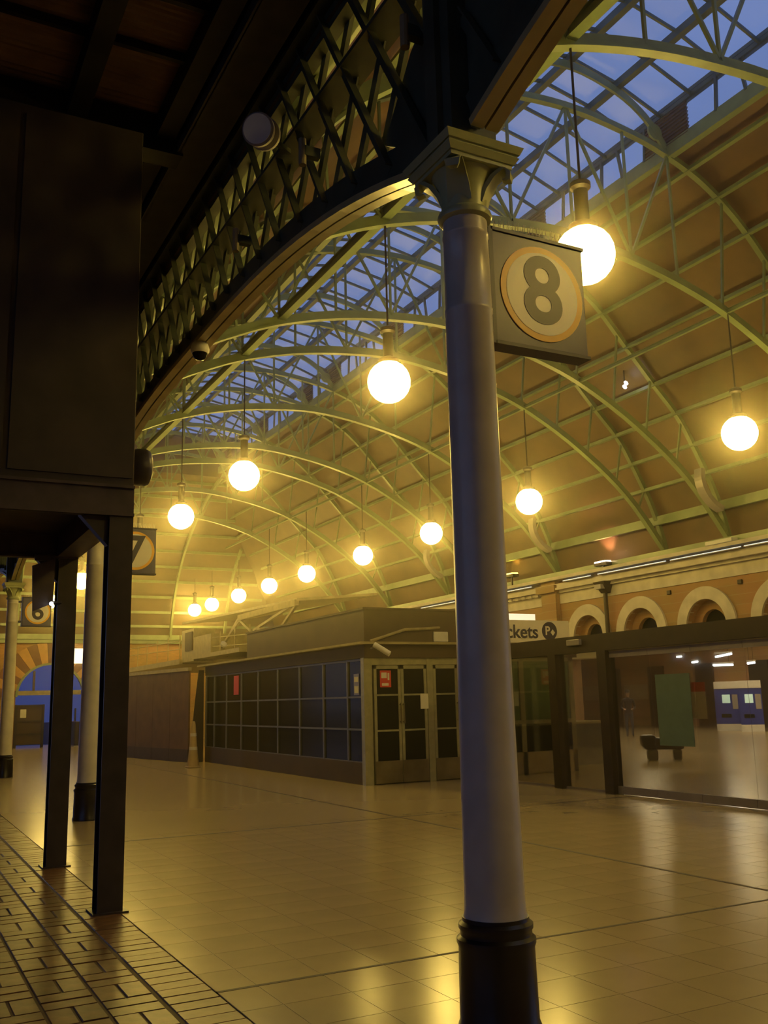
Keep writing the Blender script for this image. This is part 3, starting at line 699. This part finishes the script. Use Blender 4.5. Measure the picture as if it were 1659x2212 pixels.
# ---- hall behind the arcade
wb = struct(MB().box(35.5, 36, 7, YE, 0, 5).build('wall_back', 'wall_brick'))
ch = struct(MB().box(XW+.5, 36, 7, YE, 5.0, 5.2).build('ceiling_hall', 'boards'))
for xh in (20.5, 25.5, 30.5):
    for yh in (13, 18, 23, 28, 33): MB().box(xh-.3, xh+.3, yh-.6, yh+.6, 4.93, 5.0).build('fill_panel', 'hall_fill', ch)  # unseen ceiling panels added to brighten the back hall
struct(MB().box(XW, 36, 6.6, 7, 0, 5.2).build('wall_near', 'wall_brick'))
struct(MB().box(XW, 36, YE-.4, YE, 0, 5.2).build('wall_far_hall', 'wall_brick'))
for k in range(8):
    y = 20.5+3.3*k
    MB().box(35.38, 35.5, y, y+1.1, 0, 3.0).build('shutter', 'dark_brown', wb); MB().box(35.4, 35.5, y+1.3, y+3.0, 1.35, 2.1).build('tan_panel', 'tan_panel', wb)
for k, (xa, ya, xb, yb) in enumerate(((1546, 1419, 1580, 1412), (1541, 1437, 1583, 1436), (1495, 1431, 1507, 1429), (1462, 1419, 1472, 1418), (1615, 1433, 1630, 1431))):
    a = at(xa, ya, 'X', 24); b = at(xb, yb, 'X', 24)
    t = thing('tube_light', ['upper', 'lower', 'short', 'short', 'short'][k] + ' cool white tube light ' + ['of the long pair behind the glass screen', 'of the long pair behind the glass screen', 'beside the long pair behind the glass', 'over the grey green sheet', 'over the blue ticket machines'][k], 'tube light', (24, a.y, a.z), 'tube lights in the back hall')
    MB().tube([a, b], .035, 8).build('tube', 'tube_glow', t)
    MB().box(23.95, 24.05, min(a.y, b.y), max(a.y, b.y), max(a.z, b.z)+.03, max(a.z, b.z)+.08).build('batten', 'plastic_white', t)
    for q in (.2, .8): MB().tube([a.lerp(b, q)+Vector((0, 0, .06)), Vector((24, a.lerp(b, q).y, 5.0))], .008, 4).build('drop_rod', 'dark_brown', t)
# ticket machines
for k, (px, py) in enumerate(((1578, 1578), (1628, 1580))):
    p = at(px, py, 'Z', 0)
    t = thing('ticket_machine', ['blue ticket machine with white plinth and teal screen', 'blue ticket machine beside the first, with pale blue screen and white top'][k], 'ticket machine', (p.x, p.y, 0), 'blue ticket machines')
    dx = Vector((p.x, p.y, 0)).normalized(); ang = math.atan2(dx.y, dx.x)-PI/2
    def loc(mb, nm, m):
        o = put(nm, mb.mesh(nm, m), t); o.matrix_parent_inverse = Matrix(); o.location = (0, 0, 0); return o
    t.rotation_euler = (0, 0, ang)
    W = .52 if k == 0 else .44
    loc(MB().box(-W, W, -.3, .3, 0, .28), 'plinth', 'plastic_white'); loc(MB().box(-W, W, -.3, .3, .28, 1.75), 'cabinet', 'blue_machine')
    loc(MB().box(-W, W, -.34, .3, 1.75, 2.05), 'header', 'plastic_white'); loc(MB().box(-.22, .1, -.32, -.30, 1.15, 1.5), 'screen', 'screen_teal')
    loc(MB().box(.18, .4, -.32, -.30, .9, 1.5), 'keypad', 'plastic_grey'); loc(MB().box(-.3, .1, -.32, -.30, .55, .7), 'tray', 'dark_glass')
# low black bench
p = at(1435, 1643, 'Z', 0)
t = thing('low_bench', 'low black bench with two stubby legs behind the glass screen', 'bench', (p.x, p.y, 0)); t.rotation_euler = (0, 0, math.radians(-38))
for nm, b in (('seat', (-.48, .48, -.22, .22, .27, .55)), ('leg', (-.40, -.14, -.18, .18, 0, .27)), ('leg', (.22, .42, -.18, .18, 0, .27)), ('end_roll', (-.53, -.18, -.25, .25, .34, .62))):
    o = put(nm, MB().box(*b).mesh(nm, 'black_paint'), t); o.matrix_parent_inverse = Matrix(); o.location = (0, 0, 0)
    md = o.modifiers.new('bevel', 'BEVEL'); md.width = .06; md.segments = 3

# ================================================================== GLASS SCREEN
GX = 10.9
t = thing('glass_screen', 'glazed screen with dark brown posts and header beam across the concourse', 'glass partition', (GX, 12, 0))
MB().box(GX-.10, GX+.10, 5.5, 16.74, 2.34, 2.63).build('header_beam', 'dark_brown', t)
for y in (14.08, 12.72): MB().box(GX-.10, GX+.10, y-.11, y+.11, 0, 2.34).build('post', 'dark_brown', t)
gy = [12.60, 11.68, 10.76, 9.75, 8.80, 7.85, 6.9, 5.95]
for a, b in zip(gy, gy[1:]):
    p = MB().box(GX-.006, GX+.006, b+.006, a-.006, .13, 2.22).build('pane', 'clear_glass', t)
    MB().box(GX-.025, GX+.025, b+.004, a-.004, .01, .13).build('bottom_rail', 'rail_metal', t)
    MB().box(GX-.025, GX+.025, b+.004, a-.004, 2.22, 2.32).build('top_rail', 'rail_metal', t)
for a, b in ((13.96, 12.84), (16.7, 14.20)):
    MB().box(GX-.006, GX+.006, b, a, .04, 2.34).build('pane', 'clear_glass', t)
    MB().box(GX-.02, GX+.02, b, a, .0, .04).build('bottom_rail', 'rail_metal', t)
MB().box(GX-.03, GX+.03, 6.0, 12.6, 2.322, 2.338).build('track', 'pale_steel', t)
MB().box(GX-.16, GX-.09, 13.2, 13.55, 2.47, 2.57).build('indicator_box', 'plastic_grey', t, bevel=.01)
tag(MB().box(GX-.016, GX-.007, 10.83, 11.56, .81, 1.90).build('frosted_poster', 'teal_panel'), 'tall grey green sheet stuck on the glass screen', 'poster')
t = thing('red_notice', 'narrow notice with red top beside the grey green sheet on the glass', 'notice', (GX, 10.7, 1.2))
MB().box(GX+.008, GX+.014, 10.56, 10.84, 1.62, 1.76).build('red_band', 'red_print', t)
MB().box(GX+.008, GX+.014, 10.56, 10.84, 1.22, 1.62).build('white_sheet', 'paper', t)
# service counter seen through the short bay
p = at(1270, 1600, 'Z', 0)
t = thing('service_counter', 'grey service counter seen through the short glass bay', 'counter', (15.6, 19.2, 0))
MB().box(14.4, 15.6, 18.3, 20.6, 0, .95).build('body', 'counter_grey', t); MB().box(14.35, 15.65, 18.25, 20.65, .95, 1.0).build('worktop', 'pale_steel', t)
MB().box(14.39, 14.40, 18.5, 19.0, .55, .75).box(14.39, 14.40, 19.2, 19.9, .55, .75).build('slot', 'dark_glass', t)
tag(MB().lathe([(.09, 0), (.10, .16), (.06, .24), (.02, .26)], (14.6, 18.6, 1.0), 16).build('red_jar', 'red_print', smooth=True), 'small red jar on the grey service counter', 'jar')
tag(MB().box(14.5, 14.8, 19.2, 19.6, 1.0, 1.28).box(14.53, 14.77, 19.25, 19.55, 1.28, 1.42).build('till', 'plastic_grey', bevel=.02), 'grey till on the service counter', 'till')

# ================================================================== PERSON BEHIND THE GLASS
pp = at(1362, 1593, 'Z', 0)
def person(px, py):
    V = {'pel': (0, 0, .95), 'wst': (0, .01, 1.10), 'chs': (0, .01, 1.32), 'nkb': (0, .01, 1.46), 'nk': (0, 0, 1.52), 'hd0': (0, -.02, 1.58), 'hd1': (0, -.02, 1.66), 'hd2': (0, -.01, 1.73)}
    R = {'pel': (.15, .11), 'wst': (.135, .10), 'chs': (.165, .115), 'nkb': (.10, .075), 'nk': (.055, .055), 'hd0': (.068, .085), 'hd1': (.078, .095), 'hd2': (.06, .07)}
    Eg = [('pel', 'wst'), ('wst', 'chs'), ('chs', 'nkb'), ('nkb', 'nk'), ('nk', 'hd0'), ('hd0', 'hd1'), ('hd1', 'hd2')]
    for s, n in ((-1, 'l'), (1, 'r')):
        V.update({n+'hip': (s*.09, 0, .90), n+'kne': (s*.10, -.03*s, .50), n+'ank': (s*.10, .02*s+.02, .09), n+'toe': (s*.12, -.15, .045),
                  n+'sh': (s*.19, .01, 1.42), n+'elb': (s*.25, .03, 1.13), n+'wri': (s*.17, -.20, 1.05), n+'plm': (s*.13, -.27, 1.06)})
        R.update({n+'hip': (.09, .095), n+'kne': (.06, .06), n+'ank': (.042, .045), n+'toe': (.042, .03), n+'sh': (.065, .065), n+'elb': (.045, .045), n+'wri': (.03, .028), n+'plm': (.035, .02)})
        Eg += [('pel', n+'hip'), (n+'hip', n+'kne'), (n+'kne', n+'ank'), (n+'ank', n+'toe'), ('chs', n+'sh'), (n+'sh', n+'elb'), (n+'elb', n+'wri'), (n+'wri', n+'plm')]
        for k in range(4):
            b = Vector(V[n+'plm']); ln = (.07, .08, .075, .055)[k]
            V[n+'f%da' % k] = tuple(b+Vector((-s*.03*0+(k-1.5)*.02, -.035, 0))); V[n+'f%db' % k] = tuple(b+Vector(((k-1.5)*.021, -.035-ln*.6, -.03)))
            R[n+'f%da' % k] = (.010, .010); R[n+'f%db' % k] = (.008, .008); Eg += [(n+'plm', n+'f%da' % k), (n+'f%da' % k, n+'f%db' % k)]
        b = Vector(V[n+'wri']).lerp(Vector(V[n+'plm']), .5); V[n+'th'] = tuple(b+Vector((-s*.045, -.03, .02))); R[n+'th'] = (.010, .010); Eg.append((n+'wri', n+'th'))
    ks = list(V); me = bpy.data.meshes.new('body'); me.from_pydata([V[k] for k in ks], [(ks.index(a), ks.index(b)) for a, b in Eg], [])
    o = bpy.data.objects.new('person', me); COL.objects.link(o)
    sk = o.modifiers.new('skin', 'SKIN'); sk.use_smooth_shade = True
    for i, k in enumerate(ks):
        v = me.skin_vertices[0].data[i]; v.radius = R[k]; v.use_root = (k == 'pel')
    sb = o.modifiers.new('sub', 'SUBSURF'); sb.levels = 2; sb.render_levels = 2
    dg = bpy.context.evaluated_depsgraph_get(); m2 = bpy.data.meshes.new_from_object(o.evaluated_get(dg)); bpy.data.objects.remove(o)
    m2.materials.clear()
    for m in ('clothes', 'jeans', 'skin', 'black_paint'): m2.materials.append(MATS[m])
    for p in m2.polygons:
        c = p.center; p.use_smooth = True
        p.material_index = 2 if c.z > 1.51 or (c.y < -.21 and c.z > .9) else 3 if c.z < .10 else 1 if c.z < .92 else 0
    o = bpy.data.objects.new('person', m2); COL.objects.link(o); o.location = (px, py, 0); o.rotation_euler = (0, 0, math.radians(-42))
    tag(o, 'person in dark jacket and jeans wearing a dark cap behind the glass screen', 'person')
    def part(nm, mb, m):
        q = put(nm, mb.mesh(nm, m, True), o); q.matrix_parent_inverse = Matrix(); q.location = (0, 0, 0)
    part('cap', MB().lathe([(.094, 1.675), (.097, 1.70), (.088, 1.745), (.055, 1.785), (.01, 1.80)], (0, -.015, 0), 20).rings([[(-.07, -.09, 1.68), (.07, -.09, 1.68), (.07, -.09, 1.69), (-.07, -.09, 1.69)], [(-.05, -.19, 1.672), (.05, -.19, 1.672), (.05, -.19, 1.68), (-.05, -.19, 1.68)]]), 'clothes')
    part('hair', MB().lathe([(.05, 1.56), (.085, 1.60), (.092, 1.68)], (0, .015, 0), 16), 'black_paint')
    f = MB().rings([[(-.012, -.105, 1.645), (.012, -.105, 1.645), (.004, -.10, 1.68), (-.004, -.10, 1.68)], [(-.012, -.125, 1.628), (.012, -.125, 1.628), (.004, -.11, 1.66), (-.004, -.11, 1.66)]])
    part('nose', f, 'skin')
    for s in (-1, 1): part('eye', MB().lathe([(.004, -.008), (.012, 0), (.004, .008)], (s*.033, -.104, 1.665), 10), 'black_paint'); part('ear', MB().lathe([(.006, -.03), (.014, 0), (.006, .03)], (s*.084, -.01, 1.65), 10), 'skin')
    part('mouth', MB().box(-.024, .024, -.112, -.098, 1.594, 1.602), 'hoarding')
person(pp.x, pp.y)

# ================================================================== KIOSK
t = thing('kiosk', 'dark glazed corner kiosk with metal framed doors and brown fascia', 'kiosk', (KX, KY, 0))
X1, Y1 = 13.6, 27.4
MB().box(KX+.10, X1, KY+.10, Y1, .0, 2.45).build('core', 'dark_brown', t)
MB().box(KX, KX+.09, KY+.02, Y1, 0, .42).build('kick_panel', 'fascia', t)
my = [17.0, 17.8, 19.01, 20.33, 21.69, 23.03, 24.3, 25.52, 26.6, 27.4]; zr = [.42, 1.05, 1.68, 2.41]
for a, b in zip(my, my[1:]):
    for z0, z1 in zip(zr, zr[1:]): MB().box(KX+.03, KX+.05, a+.03, b-.03, z0+.02, z1-.02).build('pane', 'dark_glass', t)
for a in my[1:]: MB().box(KX, KX+.08, a-.03, a+.03, .42, 2.41).build('mullion', 'blue_frame', t)
for z in zr: MB().box(KX+.005, KX+.075, KY+.05, Y1, z-.018, z+.018).build('transom', 'blue_frame', t)
MB().box(KX-.02, KX+.16, KY-.02, KY+.12, 0, 2.44).build('corner_post', 'frame_metal', t)
# front: doors
fx = [8.68, 9.265, 9.88, 10.02, 10.62, 11.22]
MB().box(KX+.1, 11.3, KY-.0, KY+.1, 2.30, 2.44).build('door_head', 'frame_metal', t)
for k, (a, b) in enumerate(((8.66, 9.26), (9.27, 9.86), (10.02, 10.60), (10.61, 11.2))):
    d = MB().box(a, a+.06, KY+.0, KY+.06, .02, 2.29).box(b-.06, b, KY+.0, KY+.06, .02, 2.29).box(a, b, KY+.0, KY+.06, 2.22, 2.29).box(a, b, KY+.005, KY+.055, 1.69, 1.725).box(a, b, KY+.005, KY+.055, 1.0, 1.035).build('door', 'frame_metal', t)
    for z0, z1 in ((.44, 1.0), (1.035, 1.69), (1.725, 2.22)): MB().box(a+.06, b-.06, KY+.02, KY+.035, z0, z1).build('pane', 'dark_glass', d)
    MB().box(a+.005, b-.005, KY-.012, KY+.05, .02, .44).build('kick_plate', 'kick_metal', d)
    hx = b-.03 if k % 2 == 0 else a+.03
    MB().tube([(hx, KY-.05, 1.15), (hx, KY-.05, 1.55)], .014, 8).box(hx-.01, hx+.01, KY-.05, KY, 1.17, 1.19).box(hx-.01, hx+.01, KY-.05, KY, 1.51, 1.53).build('handle', 'kick_metal', d)
for x in (9.94, 11.26): MB().box(x-.07, x+.07, KY-.01, KY+.1, 0, 2.44).build('door_post', 'frame_metal', t)
# front: ticket counters with lowered green blinds
for a, b in ((11.36, 12.14), (12.28, 13.12), (13.16, 13.5)):
    MB().box(a, b, KY+.02, KY+.04, 1.12, 2.36).build('blind', 'green_blind', t)
    MB().box(a, b, KY+.02, KY+.05, .46, 1.04).build('lower_pane', 'dark_glass', t)
MB().box(11.33, X1, KY-.02, KY+.08, 1.04, 1.12).box(11.33, X1, KY-.01, KY+.08, 2.36, 2.44).build('counter_rail', 'frame_metal', t)
MB().box(11.33, X1, KY-.01, KY+.08, 0, .46).build('counter_base', 'tan_panel', t)
for x in (12.21, 13.14, 13.55): MB().box(x-.06, x+.06, KY-.01, KY+.08, 0, 2.44).build('counter_post', 'frame_metal', t)
# fascia and ledge
MB().box(KX-.02, X1+.1, KY-.06, Y1, 2.44, 2.70).build('fascia_band', 'fascia', t)
MB().box(KX-.18, X1+.1, KY-.22, Y1+.3, 2.70, 2.745).build('ledge', 'ledge', t)
MB().box(KX+.02, 11.0, KY+.02, 23.9, 2.745, 3.40).build('upper_fascia', 'fascia', t)
MB().box(KX-.01, 11.03, KY-.01, 23.93, 3.40, 3.44).build('coping', 'fascia', t)
MB().tube([(KX+.1, KY-.10, 2.76), (KX+.9, KY-.07, 3.0), (10.2, KY-.02, 3.05)], .03, 8).build('cable_trunk', 'ledge', t)
# things on the kiosk
t = thing('bullet_camera', 'pale bullet security camera on the kiosk fascia at the corner', 'camera', (8.75, KY-.2, 2.6))
a = at(808, 1392, 'Y', KY-.25); b = at(842, 1413, 'Y', KY-.45)
MB().tube([a, b], .055, 12).build('body', 'plastic_white', t, True)
MB().bar(a.lerp(b, .2), (a.x+.02, KY-.06, 2.62), .03, .03).build('bracket', 'plastic_grey', t)
tag(MB().box(10.05, 10.40, KY-.03, KY+.02, 2.76, 2.97).build('alarm_box', 'plastic_white', bevel=.015), 'white rectangular alarm box on the brown kiosk fascia', 'alarm box')
t = thing('red_sign', 'red fire notice on the kiosk door pane', 'notice', (8.9, KY, 1.95))
MB().box(8.80, 9.05, KY+.008, KY+.018, 1.86, 2.19).build('sheet', 'red_print', t)
MB().box(8.83, 8.95, KY+.004, KY+.008, 2.04, 2.15).box(8.97, 9.01, KY+.004, KY+.008, 2.0, 2.14).box(8.84, 8.99, KY+.004, KY+.008, 1.89, 1.94).build('print', 'paper', t)
tag(MB().box(9.70, 9.88, KY-.012, KY-.004, 1.42, 1.72).build('paper_notice', 'paper'), 'white paper notice taped beside the kiosk door stile', 'notice')
t = thing('opening_hours', 'narrow bluish white sticker on the kiosk side pane by the corner', 'sticker', (KX, 17.4, 1.9))
MB().box(KX+.018, KX+.026, 17.28, 17.52, 1.72, 2.14).build('sheet', 'rail_metal', t)
MB().box(KX+.014, KX+.018, 17.31, 17.49, 1.76, 1.90).box(KX+.014, KX+.018, 17.31, 17.49, 1.98, 2.08).build('print', 'paper', t)
tag(MB().box(KX+.018, KX+.026, 24.55, 24.95, 1.85, 2.35).build('red_poster', 'red_print'), 'faded red poster in a far pane of the kiosk side', 'poster')
# Tickets sign
t = thing('tickets_sign', 'cream sign reading Tickets with a dark round emblem above the kiosk counters', 'sign', (12.2, KY-.2, 2.85))
MB().box(11.0, 13.42, KY-.20, KY-.12, 2.75, 3.23).build('board', 'sign_white', t)
tm = text_mesh('Tickets', .40, 'sign_navy', .006, .006)
wd = max(v.co.x for v in tm.vertices)-min(v.co.x for v in tm.vertices)
put('lettering', tm, t, (12.57-wd/2, KY-.205, 2.97), (PI/2, 0, 0))
put('emblem', MB().lathe([(.20, -.005), (.20, .005)], n=32).mesh('emblem', 'sign_navy'), t, (12.88, KY-.205, 3.0), (PI/2, 0, 0))
put('emblem_letter', text_mesh('P', .26, 'sign_white', .006, .006), t, (12.82, KY-.21, 3.0), (PI/2, 0, 0))
put('emblem_diamond', MB().prism([(-.06, 0), (0, -.07), (.06, 0), (0, .07)], 'Y', -.006, .006).mesh('emblem_diamond', 'sign_white'), t, (12.96, KY-.21, 2.97))
tag(MB().box(11.9, 12.78, KY+.15, KY+.3, 3.05, 3.40).build('light_box', 'white_box_glow'), 'white glowing light box above the Tickets sign', 'light box')

# ================================================================== HOARDING AND CONE
t = thing('hoarding', 'brown timber hoarding with dark skirting beyond the glazed kiosk', 'hoarding', (7.6, 28, 0))
A = Vector((8.0, 27.5, 0)); Bp = Vector((6.75, 35.0, 0)); d = (Bp-A)/6; nrm = Vector((-d.y, d.x, 0)).normalized()
for k in range(6):
    a = A+d*k; b = A+d*(k+.985)
    MB().bar(a+Vector((0, 0, 1.46)), b+Vector((0, 0, 1.46)), .05, 2.28).build('panel', 'hoarding', t)
    MB().bar(a+Vector((0, 0, .18)), b+Vector((0, 0, .18)), .08, .36).build('skirting', 'skirting', t)
MB().bar(A+Vector((0, 0, 2.64)), Bp+Vector((0, 0, 2.64)), .12, .10).build('capping', 'pale_steel', t)
MB().prism([(7.98, 0), (8.40, 0), (8.40, 2.6), (8.25, 2.6)], 'Y', 27.42, 27.48).build('gap_sheet', 'dark_brown', t)  # dark sheet standing in for the shaded gap between hoarding and kiosk
p = at(417, 1658, 'Z', 0)
t = thing('safety_cone', 'tall slim pale cone standing on the floor at the dark kiosk side', 'cone', (p.x, p.y, 0))
MB().lathe([(.155, .04), (.15, .10), (.10, .55), (.06, 1.05), (.045, 1.16), (.02, 1.19)], (p.x, p.y, 0), 20).build('body', 'cone_pale', t, True)
MB().box(p.x-.17, p.x+.17, p.y-.17, p.y+.17, 0, .045).build('foot', 'cone_pale', t, bevel=.02)
for z in (.45, .8): MB().lathe([(.112 if z < .6 else .085, z), (.106 if z < .6 else .079, z+.08)], (p.x, p.y, 0), 20).build('band', 'plastic_white', t)

# ================================================================== ROOF DECK OVER THE FAR KIOSK
t = thing('roof_deck', 'pale steel deck with railings and braced canopy frame on the far kiosk roof', 'deck', (9, 30, 2.9))
MB().box(8.5, 13, 24.6, 28.4, 2.98, 3.10).build('deck_edge', 'pale_steel', t)
MB().box(8.8, 13, 31.5, 40, 2.95, 3.12).build('rear_deck', 'pale_steel', t)
MB().box(8.9, 9.6, 30.2, 31.6, 3.0, 4.05).build('plant_box', 'pale_steel', t); MB().box(8.86, 8.9, 30.3, 31.1, 3.35, 3.95).build('louvre', 'skirting', t)
MB().box(8.9, 11, 28.4, 30.2, 3.05, 3.75).build('duct', 'pale_steel', t)
MB().box(8.85, 9.0, 23.95, 24.25, 2.75, 3.58).build('parapet_end', 'pale_steel', t)
for y in (25.0, 26.3, 27.6, 29, 30.5, 32, 33.5, 35, 36.5, 38, 39.5): MB().tube([(8.95, y, 3.05), (8.95, y, 3.95 if y > 31 else 3.75)], .022, 6).build('rail_post', 'pale_steel', t)
for z in (3.45, 3.72): MB().tube([(8.95, 24.6, z-.25), (8.95, 31, z), (8.95, 40, z+.2)], .016, 6).build('handrail', 'pale_steel', t)
c0 = at(517, 1335, 'X', 9.2); c1 = at(641, 1302, 'X', 9.2)
MB().bar(c0, c1, .12, .16).build('canopy_edge', 'ledge', t)
MB().quad_box([(9.2, c1.y, c1.z+.05), (11.5, c1.y, c1.z+.25), (11.5, c0.y+6, c0.z+.5), (9.2, c0.y+6, c0.z+.3), (9.2, c1.y, c1.z+.12), (11.5, c1.y, c1.z+.32), (11.5, c0.y+6, c0.z+.57), (9.2, c0.y+6, c0.z+.37)]).build('canopy_roof', 'pale_steel', t)
for (xa, ya, xb, yb) in ((517, 1338, 556, 1376), (641, 1305, 606, 1358), (630, 1308, 548, 1362), (520, 1338, 478, 1398), (515, 1338, 496, 1372)):
    MB().bar(at(xa, ya, 'X', 9.2), at(xb, yb, 'X', 9.2), .07, .07).build('brace', 'pale_steel', t)
for px, py, lb in ((626, 1362, 'beside the brown kiosk fascia'), (483, 1392, 'on the roof deck railing')):
    p = at(px, py, 'X', 8.8); q = thing('work_lamp', f'small pale work lamp {lb}', 'lamp', (8.8, p.y, p.z), 'work lamps')
    put('head', MB().lathe([(.03, -.08), (.09, -.04), (.10, .03), (.05, .07)], n=14).mesh('head', 'plastic_white', True), q, (8.8, p.y, p.z), (.9, .3, 0))
    MB().bar((8.8, p.y, p.z-.04), (8.95, p.y+.1, p.z-.35), .03, .03).build('arm', 'pale_steel', q)

# ================================================================== END WALL
mb = MB(); arch_wall(mb, 'Y', YE, YE+.5, -3.0, 20, 0, 4.95, [(6.92, 1.48, 0, 2.15)])
we = struct(mb.build('wall_end', 'wall_brick_end'))
for k in range(17):
    a0, a1 = PI*k/17, PI*(k+1)/17-.006
    P = [(6.92-r*math.cos(a), 2.15+r*math.sin(a)) for r, a in ((1.50, a0), (1.50, (a0+a1)/2), (1.50, a1), (2.45, a1), (2.45, (a0+a1)/2), (2.45, a0))]
    MB().prism(P, 'Y', YE-.05, YE+.02).build('voussoir', 'orange_stone' if k % 2 else 'dark_stone', we)
P = [(6.92-1.46*math.cos(PI*k/28), 2.15+1.46*math.sin(PI*k/28)) for k in range(29)]
MB().arch_xz(P, YE-.02, .14, -.05, .05).build('arch_trim', 'green', we)
MB().box(-3, 20, YE-.16, YE+.02, 4.55, 4.72).box(-3, 20, YE-.28, YE+.02, 4.72, 4.95).build('cornice', 'green', we)
MB().box(5.46, 8.38, YE+.02, YE+.14, 2.22, 2.42).build('transom', 'ledge', we)
for x in (6.2, 7.0, 7.8): MB().box(x-.05, x+.05, YE+.03, YE+.12, 2.42, 3.6 if x == 7.0 else 3.3).build('mullion', 'beam_purple', we)
MB().box(5.44, 8.40, YE+.06, YE+.075, 0, 3.63).build('pane', 'arch_glass', we)
tag(MB().box(7.36, 8.30, YE-.25, YE-.12, 3.62, 4.30).build('lit_panel', 'panel_glow'), 'pale lit panel on the banded brick end wall above the arch', 'light box')
t = thing('notice_stand', 'dark framed notice stand with a white paper before the end arch', 'notice stand', (5.8, 44, 0))
MB().box(5.25, 6.35, 43.96, 44.04, .12, 1.75).build('board', 'fascia', t)
for x in (5.25, 6.35): MB().box(x-.05, x+.05, 43.9, 44.1, 0, 1.8).build('post', 'dark_brown', t)
for z in (.55, 1.1, 1.75): MB().box(5.25, 6.35, 43.93, 44.07, z-.04, z+.04).build('rail', 'dark_brown', t)
MB().box(5.42, 5.66, 43.94, 43.96, 1.25, 1.6).build('paper', 'paper', t)
for k, x in enumerate((7.0, 7.55, 8.1)):
    t = thing('ticket_barrier', f'dark slim ticket barrier post under the end arch, {ordinal(k)} from the notice stand', 'barrier', (x, 43.2, 0), 'barriers under the end arch')
    MB().box(x-.09, x+.09, 42.6, 43.8, .05, 1.05).build('cabinet', 'dark_brown', t, bevel=.03); MB().box(x-.11, x+.11, 42.55, 43.85, 0, .06).build('foot', 'plastic_grey', t)
    MB().box(x-.03, x+.03, 43.1, 43.2, 1.05, 1.6).build('pole', 'dark_brown', t); MB().box(x-.08, x+.08, 43.09, 43.11, 1.0, 1.05).build('reader', 'red_print', t)

# ================================================================== HAZE ADDED FOR THE GLOW AROUND THE LAMPS
hz = bpy.data.materials.new('glow_haze'); hz.use_nodes = True; N = hz.node_tree.nodes; N.remove(N['Principled BSDF'])
vsn = N.new('ShaderNodeVolumeScatter'); vsn.inputs['Density'].default_value = 0.0085; vsn.inputs['Anisotropy'].default_value = 0.92; vsn.inputs['Color'].default_value = (1, .93, .72, 1)
hz.node_tree.links.new(vsn.outputs[0], N['Material Output'].inputs['Volume']); MATS['glow_haze'] = hz
ho = MB().box(XC+.25, XW-.35, Y0+.1, YE-.3, .05, 11.9).build('glow_haze', 'glow_haze'); stuff(ho); ho['label'] = 'thin yellow volume added for the glow around the hall lamps'; ho['category'] = 'glow_haze'
